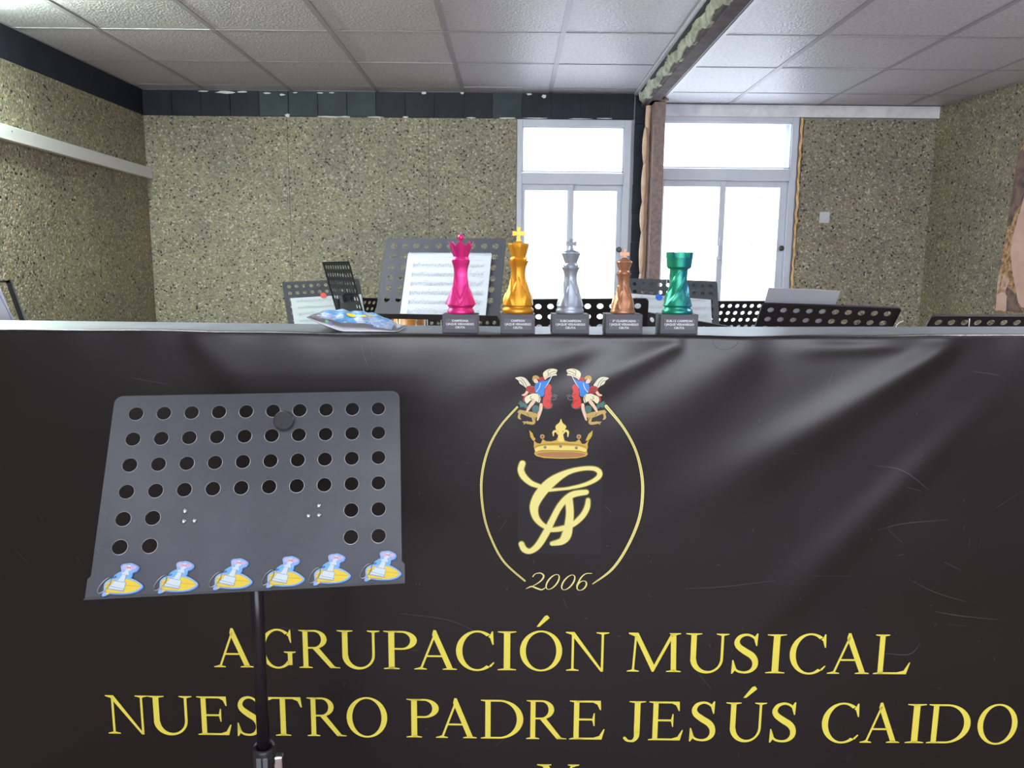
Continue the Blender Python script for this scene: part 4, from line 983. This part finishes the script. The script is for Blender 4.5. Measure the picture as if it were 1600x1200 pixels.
LB = {'S3': 'grey perforated music stand holding a spiral music notebook, behind the pink queen', 'S1': 'grey music stand with a red magnet and sheet near the back wall',
 'S2': 'black music stand turned almost edge-on behind the silver packet', 'S4': 'black perforated music stand behind the silver and bronze kings', 'S5': 'low black music stand sloping down between bronze king and green rook',
 'S6': 'grey music stand with a blue magnet in front of the right window', 'S7': 'dark music stand partly behind the green rook, just left of the wide black one', 'S8': 'wide black perforated music stand right of the green rook, seen from behind',
 'S9': 'black perforated music stand cut off by the right edge of the picture', 'S11': 'black music stand low down behind the base of the pink queen', 'S12': 'small black music stand showing between the edge-on stand and the notebook stand'}
FR = {}
for k, ps in poses.items():
    fl_ = ps[1] > 0
    stand(ps, 'grey' if not fl_ else 'black', LB[k], fl_); FR[k] = desk_frame(ps, fl_)

# ---------------- sheet music
def sheet(frame, name, label, cat, x0, x1, z0, z1, y=-.003, staves=6, th=.0008, tilt=0, shear=0, group=None, heading=True, ring=False, ink='ink'):
    t = on_desk(frame, name, label, cat, group, ((x0+x1)/2, y, z0), (0, tilt, 0)); W_ = x1-x0; H_ = z1-z0
    bm = bmesh.new(); n = 10; rows = []
    for i in range(n+1):
        u = -W_/2+W_*i/n; bow = .002*math.sin(pi*i/n)
        rows.append([bm.verts.new(q) for q in [(u, -bow, 0), (u, -bow, H_+shear*(i/n)), (u, -bow-th, H_+shear*(i/n)), (u, -bow-th, 0)]])
    for a, b in zip(rows, rows[1:]):
        for k in range(4): bm.faces.new((a[k], b[k], b[(k+1) % 4], a[(k+1) % 4]))
    bm.faces.new(rows[0]); bm.faces.new(rows[-1]); bmesh.ops.recalc_face_normals(bm, faces=bm.faces)
    pg = obj('page', bm, MT['paper'], t)
    bm = bmesh.new(); mx = .07*W_; yy = -.0033-th; rnd = random.Random(3)
    for s in range(staves):
        zc = H_*(.80-.72*s/max(1, staves-1)) if heading else H_*(.88-.8*s/max(1, staves-1)); g = H_*.012
        for l in range(5): 
            zz = zc+(l-2)*g; flat(bm, [(-W_/2+mx, zz), (W_/2-mx, zz), (W_/2-mx, zz+g*.16), (-W_/2+mx, zz+g*.16)])
        u = -W_/2+mx*1.3
        flat(bm, [(u-g*.6, zc-g*3), (u+g*.6, zc-g*3), (u+g*.6, zc+g*3), (u-g*.6, zc+g*3)])
        while u < W_/2-mx*1.2:
            u += rnd.uniform(.012, .035)*W_; zz = zc+rnd.uniform(-2, 2.2)*g
            flat(bm, [(u-g*.7, zz-g*.45), (u+g*.7, zz-g*.45), (u+g*.7, zz+g*.45), (u-g*.7, zz+g*.45)])
            flat(bm, [(u+g*.5, zz), (u+g*.75, zz), (u+g*.75, zz+3.2*g), (u+g*.5, zz+3.2*g)])
            if rnd.random() < .35: flat(bm, [(u+g*.5, zz+3.2*g), (u+.025*W_, zz+3.2*g), (u+.025*W_, zz+2.5*g), (u+g*.5, zz+2.5*g)])
    if heading:
        for a, b, zz in ((.3, .8, .93), (.05, .22, .93), (.62, .9, .885)):
            u = -W_/2+a*W_
            while u < -W_/2+b*W_: flat(bm, [(u, H_*zz), (u+.006*W_, H_*zz), (u+.006*W_, H_*zz+.01*H_), (u, H_*zz+.01*H_)]); u += .014*W_
    for v in bm.verts: v.co.y = yy+.0
    obj('notation', bm, MT[ink], pg, kind='stuff')
    return t, W_, H_
nb, W_, H_ = sheet(FR['S3'], 'spiral_notebook', 'open white spiral-bound notebook of printed music behind the pink queen', 'notebook', -.138, .192, -.166, .098, y=-.007, staves=6, th=.005, tilt=0)
bm = bmesh.new()
for k in range(44):
    u = -W_/2+.006+(W_-.012)*k/43
    tube(bm, [(u+.001*math.sin(a), -.003+.005*math.cos(a), H_-.002+.007*math.sin(a)) for a in [2*pi*j/8 for j in range(9)]], .0008, 5, False)
obj('spiral_binding', bm, MT['paper'], nb)
bm = bmesh.new(); box(bm, -W_/2, W_/2, .0002, .0035, 0, H_-.004); obj('page_block', bm, MT['paper'], nb)
sheet(FR['S1'], 'music_sheet', 'white music sheet under a red magnet on the far left grey stand', 'sheet music', -.205, .235, -.166, .055, staves=5, heading=False)
sheet(FR['S6'], 'music_sheet', 'white sheet under a blue magnet on the grey stand by the right window', 'sheet music', -.235, .20, -.166, .075, staves=5, shear=-.02, heading=False)
sheet(FR['S8'], 'music_sheet', 'loose white paper sticking up behind the wide black music stand', 'sheet music', -.02, .225, .0, .225, y=-.004, staves=3, heading=False, tilt=.035, shear=.012)
def magnet(fr, x, z, m, label):
    t = on_desk(fr, 'round_magnet', label, 'magnet', None, (x, -.0085, z))
    bm = bmesh.new(); lathe(bm, [(.001, 0), (.0175, 0), (.0185, .002), (.0165, .007), (.0, .008)], 20); o = obj('disc', bm, MT[m], t); o.rotation_euler = (pi/2, 0, 0)
magnet(FR['S1'], -.005, .058, 'redmag', 'round red magnet holding a sheet on the far left grey stand')
magnet(FR['S6'], -.075, .055, 'bluemag', 'round blue magnet on the grey stand left of the green rook')
# hook on top of S6, wires near right stands
t = on_desk(FR['S6'], 'wire_clip', 'small pale wire clip hooked on top of the grey stand by the window', 'clip', None, (-.012, 0, .168))
bm = bmesh.new(); tube(bm, [(-.02, -.004, -.03), (-.018, -.004, .0), (-.008, -.002, .012), (.004, 0, .012), (.01, .004, .0)], .0022, 8); obj('wire', bm, MT['alu'], t)
bm = bmesh.new(); box(bm, -.01, .235, .007, .0085, -.05, .16); box(bm, -.19, -.09, .007, .0085, .10, .15)  # backing added to stop window light showing through most holes
t6 = on_desk(FR['S6'], 'hole_backing', 'grey folder added to block window light in the holes of the stand with the blue magnet', 'backing')
obj('board', bm, MT['desk_lit'], t6)
for (x, y, lab) in ((1407, 510, 'thin white wire hook above the counter edge right of the wide black stand'), (1513, 509, 'thin white wire hook in front of the rightmost black stand')):
    p = PY(x, 520, 1.80); t = root('wire_hook', (p.x, 1.80, zt(p.x)), lab, 'hook'); bm = bmesh.new()
    q = [(-.012, 0, .001), (-.010, 0, .007), (-.003, 0, .013), (.004, 0, .016)] if x < 1450 else [(0, 0, .001), (0, 0, .018), (-.001, 0, .021)]
    tube(bm, q, .0012, 8); obj('wire', bm, MT['trunk'], t)

# folding stand at the far left
p = PY(15, 438, 2.2)
fo = root('folding_stand', (-1.45, 2.2, 0), 'thin black folding music stand with papers at the left edge', 'music stand')
def bar(name, a, b, w_, th=.006, y=0, m='blackpl', par=fo):
    a = PY(*a, 2.2); b = PY(*b, 2.2); dx = Vector((b.x-a.x, 0, b.z-a.z)); n_ = Vector((-dx.z, 0, dx.x)).normalized()*w_/2
    bm = bmesh.new(); pts = [(q.x, q.z) for q in (a-n_, a+n_, b+n_, b-n_)]; prism(bm, pts, 2.2-th/2+y, 2.2+th/2+y); bmesh.ops.recalc_face_normals(bm, faces=bm.faces); obj(name, bm, MT[m], par, origin='world')
bar('side_bar', (13, 438), (44, 524), .014); bar('top_bar', (-70, 440), (16, 440), .006); bar('side_bar', (-70, 438), (-100, 524), .014); bar('cross_bar', (-40, 480), (16, 507), .007, .004, .006); bar('bottom_bar', (-100, 524), (44, 524), .008)
bm = bmesh.new(); tube(bm, [(0, .0, .3), (0, 0, 1.25)], .009, 12); obj('pole', bm, MT['tube'], fo)
for k in range(3):
    an = 2*pi*k/3; bm = bmesh.new(); tube(bm, [(.01*math.cos(an), .01*math.sin(an), .45), (.28*math.cos(an), .28*math.sin(an), .008)], .007, 8); obj('leg', bm, MT['tube'], fo)
fpap = root('paper_sheet', (-1.45, 2.19, 1.23), 'white paper with a blue pen line on the folding stand at the left edge', 'sheet music')
bm = bmesh.new(); pts = [PY(x, y, 2.19) for x, y in [(-60, 446), (0, 448), (8, 468), (16, 488), (26, 506), (38, 524), (-80, 524)]]; prism(bm, [(q.x, q.z) for q in pts], 2.188, 2.189); bmesh.ops.recalc_face_normals(bm, faces=bm.faces); obj('page', bm, MT['paper'], fpap, origin='world')
bm = bmesh.new(); ribbon(bm, [(*(lambda q: (q.x, q.z))(PY(x, y, 2.19)), .0016) for x, y in [(-4, 452), (6, 472), (14, 488), (22, 506)]], 4)
for v in bm.verts: v.co.y = 2.1872
obj('pen_line', bm, MT['bluepen'], fpap, origin='world')

# drum behind the counter, low
dp = PY(640, 520, 3.2)
dr = root('drum', (dp.x, 3.2, 0), 'small orange-brown wooden drum on a stand below the notebook stand', 'drum')
zt0 = PY(640, 500, 3.1).z
bm = bmesh.new(); lathe(bm, [(.062, zt0-.16), (.066, zt0-.15), (.066, zt0-.002), (.062, zt0)], 36); obj('shell', bm, MT['drumwood'], dr, smooth=True)
bm = bmesh.new(); lathe(bm, [(.069, zt0-.052), (.070, zt0-.05), (.070, zt0-.044), (.069, zt0-.042)], 36); obj('hoop', bm, MT['chrome'], dr)
bm = bmesh.new(); lathe(bm, [(.0, zt0), (.060, zt0), (.060, zt0+.001)], 36); obj('drumhead', bm, MT['paper'], dr)
for k in range(6):
    a = -pi/2+2*pi*k/6+.5; bm = bmesh.new(); tube(bm, [(.073*math.cos(a), .073*math.sin(a), zt0-.15), (.073*math.cos(a), .073*math.sin(a), zt0+.001)], .003, 8); obj('tension_rod', bm, MT['chrome'], dr)
bm = bmesh.new(); bx_ = .0; box(bm, -.024, .024, -.09, -.066, zt0-.043, zt0-.025, 0, .004); obj('strainer', bm, MT['blackpl'], dr)
bm = bmesh.new(); tube(bm, [(0, 0, .2), (0, 0, zt0-.16)], .012, 12)
for k in range(3):
    a = 2*pi*k/3; tube(bm, [(0, 0, .35), (.25*math.cos(a), .25*math.sin(a), .01)], .008, 8)
obj('stand', bm, MT['chrome'], dr)

# ================================================================== CHESS TROPHIES
def text_mesh(s, size, m, parent, loc, name='inscription'):
    cu = bpy.data.curves.new('tmp', 'FONT'); cu.body = s; cu.size = size; cu.align_x = 'CENTER'; cu.align_y = 'CENTER'; cu.extrude = .0002; cu.resolution_u = 2; cu.offset = size*.03
    cu.space_line = 1.15
    to = bpy.data.objects.new('tmp', cu); col.objects.link(to); dg = bpy.context.evaluated_depsgraph_get(); dg.update()
    me = bpy.data.meshes.new_from_object(to.evaluated_get(dg)); bpy.data.objects.remove(to); me.name = name; me.materials.clear(); me.materials.append(m)
    o = link(name, me, parent); o.rotation_euler = (pi/2, 0, 0); o.location = loc; return o
CY = 1.655
def facet(n, amt, rot=0., tw=0., z0=0., z1=1.):
    """radius factor of an n-sided section that turns with height."""
    def f(t, z):
        u = min(1, max(0, (z-z0)/(z1-z0))); a = amt(u) if callable(amt) else amt
        ph = (t-rot-tw*u) % (2*pi/n)-pi/n
        return 1+a*.6*(1-math.cos(pi/n))-a*(1-math.cos(pi/n)/math.cos(ph))
    return f
def plinth(t, x, xL, xR, ytop, ybot, lines, zbase, sx):
    w_ = (PY(xR, 505, 1.63).x-PY(xL, 505, 1.63).x)/2
    h = PY(x, ytop, 1.63).z-zbase
    obj('plinth', B(-w_, w_, -.026, .030, 0, h, .0012), MT['plinth'], t)
    obj('name_plate', B(-w_*.80, w_*.82, -.0272, -.0262, h*.22, h*.76), MT['plate'], t)
    tx = text_mesh(lines, .0094, MT['label'], t, (0, -.0276, h*.50))
    wd = tx.dimensions.x; bb = [v.co.x for v in tx.data.vertices]; W0 = max(bb)-min(bb)
    k = w_*1.56/W0; bb2 = [v.co.y for v in tx.data.vertices]; H0 = max(bb2)-min(bb2); kk = h*.46/H0
    tx.scale = (k, kk, 1); cxm = (max(bb)+min(bb))/2; cym = (max(bb2)+min(bb2))/2; tx.location = (-cxm*k, -.0276, h*.49-cym*kk)
    return h
def piece(kind, x, xL, xR, ytop, prof, label, matn, lines, name, crest):
    """prof: (half width px, image y) from foot to crown measured at the piece's depth."""
    xc = PY(x, 520, 1.63).x; zb = zt(xc)+.0004
    t = root(name, (xc, CY, zb), label, 'chess trophy', 'chess piece trophies in a row on the counter')
    h = plinth(t, x, xL, xR, ytop, 520, lines, zb, 0)
    px = CY/1200*1.0
    zy = lambda y: PY(x, y, CY).z-zb
    z0 = h
    def pr(lst): return [(max(.0003, r*px), zy(y)) for r, y in lst]
    foot, body, crown = [pr(q) for q in prof]
    dz = z0-foot[0][1]
    foot[0] = (foot[0][0], z0)
    def dens(p, k=5):
        out = []
        for (a, b), (c_, d_) in zip(p, p[1:]):
            for j in range(k): out.append((a+(c_-a)*j/k, b+(d_-b)*j/k))
        out.append(p[-1]); return out
    def densc(p, k=6): return [(q[0], q[1]) for q in catmull(p, k)]
    bm = bmesh.new(); lathe(bm, foot, 40); obj('foot', bm, MT[matn], t, smooth=True).data.polygons
    b0, b1 = body[0][1], body[-1][1]; H_ = b1-b0
    bd = densc(body, 7)
    if kind == 'king':
        f1 = facet(5, lambda u: .95*max(0, 1-u/.75)**.6, rot=-pi/2-.2, tw=-1.35, z0=b0, z1=b1); f2 = facet(6, lambda u: .55*min(1, u*1.5), rot=.3, z0=b0, z1=b1)
        def mod(th, z):
            u = (z-b0)/H_; u = min(1, max(0, u)); k = f2(th, z)
            for sg, am in ((1, .19), (-1, .07)):
                ph = ((sg*(th+pi/2)+.25+1.5*u*u+.5*u) % (2*pi/5))/(2*pi/5); ph = ph/.87 if ph < .87 else (1-ph)/.13; k *= 1+am*(ph-.5)*max(0, math.sin(pi*min(1, (u+.02)/.72)))**.8
            return k
    elif kind == 'queen':
        f1 = facet(4, lambda u: .75*max(0, 1-u/.55)**1.0, rot=-pi/2, tw=0, z0=b0, z1=b1)
        f2 = facet(4, lambda u: .55*min(1, max(0, u-.1)*1.6), rot=-pi/2-pi/4, z0=b0, z1=b1)
        def mod(th, z):
            u = (z-b0)/H_; ph = abs(((th+pi/2+pi/4) % (pi/2))-pi/4)/(pi/4)     # 0 facing, 1 between
            L0 = .16+.42*ph; k = 1+.08*min(1, max(0, (L0-u)/.02))*(1 if u < .62 else 0)+.05*min(1, max(0, (L0-.16-u)/.03))*(1 if u < .4 else 0)
            return k*f2(th, z)
    else:
        def mod(th, z):
            u = (z-b0)/H_; s = 0
            for n_ in range(5):
                ph = (th+pi/2-(-1.0+2.2*u)+n_*pi/2.5) % (2*pi); ph = ph-2*pi if ph > pi else ph
                s = max(s, max(0, 1-abs(ph)/.2))
            return .93+.10*s*max(0, math.sin(pi*min(1, u*1.05)))**.4+.03*(1-u)
    bm = bmesh.new(); lathe(bm, bd, 120, mod); bo = obj('body', bm, MT[matn], t, smooth=True)
    bo.data.set_sharp_from_angle(angle=math.radians(24)) if hasattr(bo.data, 'set_sharp_from_angle') else None
    bm = bmesh.new(); c0, c1 = crown[0][1], crown[-1][1]
    if kind == 'rook':
        cr_ = crown; lathe(bm, cr_, 48); obj('head', bm, MT[matn], t, smooth=True).data.set_sharp_from_angle(angle=math.radians(30))
        R_ = crown[-1][0]; zt_ = crown[-1][1]; hh = 5*px*1.6
        bm = bmesh.new(); nseg = 6
        for k in range(nseg):
            a0 = 2*pi*k/nseg-pi/2-.36; a1 = a0+2*pi/nseg*.62; n = 8; ring = []
            for j in range(n+1):
                a = a0+(a1-a0)*j/n; ring.append([bm.verts.new((r*math.cos(a), r*math.sin(a), z_)) for r, z_ in ((R_, zt_-.001), (R_*1.02, zt_+hh), (R_*.74, zt_+hh), (R_*.74, zt_-.001))])
            for a, b in zip(ring, ring[1:]):
                for q in range(4): bm.faces.new((a[q], b[q], b[(q+1) % 4], a[(q+1) % 4]))
            bm.faces.new(ring[0]); bm.faces.new(ring[-1])
        bmesh.ops.recalc_face_normals(bm, faces=bm.faces); obj('battlements', bm, MT[matn], t)
    elif kind == 'king':
        f = facet(8, .85, rot=-pi/2+.15); lathe(bm, dens(crown, 3), 64, lambda th, z: f(th, z) if z > crown[3][1]+.001 else 1)
        o = obj('crown', bm, MT[matn], t, smooth=True); o.data.set_sharp_from_angle(angle=math.radians(22))
        cy1, cy0, ar0, ar1, aw, sw_ = crest
        bm = bmesh.new(); z_ = [zy(q) for q in (cy0, cy1, ar0, ar1)]; s = sw_*px; a = aw*px
        prism(bm, [(-s*.95, z_[0]), (s*.95, z_[0]), (s*.6, z_[2]), (s*.6, z_[3]), (s*1.25, z_[1]), (-s*1.25, z_[1]), (-s*.6, z_[3]), (-s*.6, z_[2])][::-1], -.0036, .0036)
        hm = (z_[2]-z_[3])*.12
        for q in (-1, 1): prism(bm, [(q*s*.55, z_[2]-hm), (q*a, z_[2]), (q*a, z_[3]), (q*s*.55, z_[3]+hm)], -.0034, .0034)
        bmesh.ops.recalc_face_normals(bm, faces=bm.faces)
        obj('cross', bm, MT[matn], t).rotation_euler = (0, 0, crest[5]*0+(.4 if matn == 'silver' else .0))
    else:
        lathe(bm, crown, 48); o = obj('crown', bm, MT[matn], t, smooth=True)
        # petal points flaring outwards
        bm = bmesh.new(); zA, zB = zy(crest[0]), zy(crest[1]); rA, rB = crest[2]*px, crest[3]*px; n = 64; npk = 8; o_, i_ = [], []
        for k in range(n):
            th = 2*pi*k/n; ph = abs(((k*npk/n) % 1)-.5)*2; zt_ = zB-(zB-zA)*.34*(1-ph); u = (zt_-zA)/(zB-zA); r = rA+(rB-rA)*u**1.1
            o_.append((bm.verts.new((rA*math.cos(th), rA*math.sin(th), zA)), bm.verts.new((r*math.cos(th), r*math.sin(th), zt_)))); i_.append((bm.verts.new(((rA-.0016)*math.cos(th), (rA-.0016)*math.sin(th), zA)), bm.verts.new(((r-.0016)*math.cos(th), (r-.0016)*math.sin(th), zt_-.0004))))
        for k in range(n):
            j = (k+1) % n
            bm.faces.new((o_[k][0], o_[j][0], o_[j][1], o_[k][1])); bm.faces.new((i_[j][0], i_[k][0], i_[k][1], i_[j][1])); bm.faces.new((o_[k][1], o_[j][1], i_[j][1], i_[k][1]))
        obj('crown_points', bm, MT[matn], t)
        bm = bmesh.new(); zc_ = zy(crest[4]); rb = crest[5]*px; bmesh.ops.create_uvsphere(bm, u_segments=20, v_segments=12, radius=rb)
        for v in bm.verts: v.co.z += zc_
        tube(bm, [(0, 0, zA), (0, 0, zc_-rb*.8)], [rb*1.2, rb*.4], 14); obj('finial', bm, MT[matn], t, smooth=True)
    return t
# measured profiles (half width px, y px): foot, body, crown
piece('queen', 719, 690, 746, 491, ([(20.3, 490.5), (21, 488), (20.8, 484.5), (18.6, 481.5), (18.4, 480.5), (20.6, 478), (21.5, 476.5), (21, 475)],
      [(21.6, 475.5), (18.8, 465), (15.8, 455), (13.3, 446), (12, 437), (11.2, 428), (12.2, 418), (14.6, 410), (15.4, 407)],
      [(13, 407.5), (13, 405), (12.4, 404.5), (12.4, 402), (11.4, 401)]), 'metallic pink chess queen on a dark plinth, leftmost trophy', 'pink', 'CAMPEONA\nI JAQUE VERANIEGO\nCEUTA', 'chess_queen', (402, 377, 11.3, 20, 371, 5))
piece('king', 809, 782, 835.5, 490.5, ([(23.8, 490), (24.4, 486), (24.2, 482.5), (22, 480.5), (21, 479.5), (21.5, 478.5), (22.8, 476.5), (22.8, 475.5)],
      [(23.6, 476), (21.6, 465), (17.8, 455), (14.3, 446), (12, 437), (11.1, 428), (11.9, 418), (14.4, 411), (15.9, 407.5)],
      [(12.5, 407.5), (13.4, 405), (12.6, 403), (11, 401), (16.3, 382), (16.2, 381), (9, 379.5), (3.5, 377)]), 'gold chess king on a dark plinth, tallest trophy in the row', 'goldpl', 'CAMPEON\nI JAQUE VERANIEGO\nCEUTA', 'chess_king', (378, 355, 361, 368.5, 9.5, 3.2))
piece('king', 891, 863, 922, 491, ([(21, 490.5), (21.8, 487), (21.4, 484), (19.5, 481), (20.3, 478.5), (20.5, 477)],
      [(20.6, 477.5), (18, 469), (14.8, 459), (12.4, 450), (10.5, 441), (9.8, 432), (11.3, 424), (13.4, 419.5), (13.9, 417.5)],
      [(11, 417.5), (11.4, 415), (10.6, 413.5), (9, 411), (14.4, 396), (14, 394.5), (7, 391.5), (3, 390)]), 'silver grey chess king on a dark plinth between gold and bronze kings', 'silver', 'SUBCAMPEON\nI JAQUE VERANIEGO\nCEUTA', 'chess_king', (391, 373, 377.5, 384, 8, 2.6))
piece('king', 974.5, 945, 1003, 491, ([(18.8, 490.5), (19.2, 487.5), (18.6, 484.5), (17.2, 482), (17.4, 480.5)],
      [(18.2, 481.5), (16, 471), (12.6, 461), (10.4, 452), (9, 445), (9, 439), (10.4, 432), (12, 428.5), (12.2, 427.5)],
      [(9.6, 427.5), (9.8, 425.5), (8.6, 424), (8, 422.5), (12.6, 409.5), (12.2, 408.3), (5.5, 404.5), (2.2, 402)]), 'bronze brown chess king on a dark plinth, smallest king', 'bronze', '3º CLASIFICADO\nI JAQUE VERANIEGO\nCEUTA', 'chess_king', (403, 389.5, 394, 400, 7.2, 2.4))
piece('rook', 1060.5, 1032, 1091, 491, ([(23.3, 490.5), (23.8, 487), (23, 483.5), (19.6, 480.8), (20.5, 479), (22.6, 477), (22.6, 476)],
      [(23, 477), (20.8, 468), (18.4, 461), (15.8, 452), (14.4, 443), (13.9, 434), (14.4, 424), (15, 421), (15.2, 420)],
      [(14, 420.5), (16.6, 419.5), (18.6, 417), (19.6, 405), (20, 402.5)]), 'shiny green to blue chess rook on a dark plinth, rightmost trophy', 'green', 'SUB-12 CAMPEON\nI JAQUE VERANIEGO\nCEUTA', 'chess_rook', None)

# ================================================================== SILVER PACKET
bx0 = PY(558.5, 516, 1.67)
bgz = zt(bx0.x)
pk = root('foil_packet', (bx0.x, 1.68, bgz), 'crinkled silver foil packet with blue and yellow print lying on the counter', 'packet')
NXp, NYp = 44, 26; pt = []; Lp = .186; Dp = .125
def pkt(u, v, top):
    x = -Lp/2+Lp*u; y = -Dp/2+Dp*v
    e = max(0, 1-abs(2*u-1)**2.6)*max(0, 1-abs(2*v-1)**2.2)
    cr_ = .0012*math.sin(31*u+9*v)+.0009*math.sin(17*v-23*u)+.0007*math.sin(60*u*v+3)
    lift = .030*max(0, 1-u/.42)**1.4*(1-.25*v)*1.0
    skew = .018*(u-.5)
    hump = .041*e**.7*(1-.28*(u-.35)**2*4)
    return (x, y+skew, (.003+lift+hump*(.93 if top else .0)+cr_*(e+.2) + (0 if not top else .0006)) if top else .0012+lift+.006*e*0)
verts = []; faces = []
for s_ in (True, False):
    for i in range(NXp+1):
        for j in range(NYp+1): verts.append(pkt(i/NXp, j/NYp, s_))
off = (NXp+1)*(NYp+1); mids = []
for s_ in range(2):
    for i in range(NXp):
        for j in range(NYp):
            a = s_*off+i*(NYp+1)+j; q = (a, a+NYp+1, a+NYp+2, a+1); faces.append(q if s_ == 0 else q[::-1])
            u, v = i/NXp, j/NYp
            mids.append(1 if (s_ == 0 and .13+.05*math.sin(v*40) < u < .91 and v > .02+.05*abs(math.sin(3*u+.6)) and v < .93) else 0)
for i in range(NXp): 
    for j in (0, NYp): a = i*(NYp+1)+j; faces.append((a, a+off, a+off+NYp+1, a+NYp+1)); mids.append(0)
for j in range(NYp):
    for i in (0, NXp): a = i*(NYp+1)+j; faces.append((a, a+1, a+1+off, a+off)); mids.append(0)
me = bpy.data.meshes.new('foil_pouch'); me.from_pydata(verts, [], faces); me.materials.append(MT['foil']); me.materials.append(MT['foilprint'])
for p, m_ in zip(me.polygons, mids): p.material_index = m_; p.use_smooth = True
me.update(); link('foil_pouch', me, pk)
bm = bmesh.new()
def on_pkt(pts):
    vs = []
    for u, v in pts:
        q = pkt(u, v, True); vs.append(bm.verts.new((q[0], q[1]-.0006, q[2]+.0012)))
    f = bm.faces.new(vs); return f
def grid_patch(cu, cv, ru, rv, n=7):
    g = {}
    for i in range(n):
        for j in range(n):
            a = (i/(n-1)*2-1); b = (j/(n-1)*2-1); aa = a*math.sqrt(1-b*b/2); bb = b*math.sqrt(1-a*a/2)
            q = pkt(cu+aa*ru, cv+bb*rv, True); g[i, j] = bm.verts.new((q[0], q[1]-.0004, q[2]+.0011))
    for i in range(n-1):
        for j in range(n-1): bm.faces.new((g[i, j], g[i+1, j], g[i+1, j+1], g[i, j+1]))
grid_patch(.46, .24, .055, .055); grid_patch(.60, .22, .035, .035); grid_patch(.66, .28, .03, .03)
obj('yellow_print', bm, MT['foilyellow'], pk, smooth=True)
bm = bmesh.new(); grid_patch(.215, .03, .02, .022, 6); obj('painted_glint', bm, mat('glint_green', (.25, .7, .4), .3, .4), pk, smooth=True)  # rainbow glint of the foil put in as a green patch
bm = bmesh.new(); grid_patch(.255, .022, .02, .018, 6); obj('painted_glint', bm, mat('glint_violet', (.35, .28, .75), .3, .4), pk, smooth=True)  # violet patch painted beside it for the same glint
bpy.context.view_layer.update()
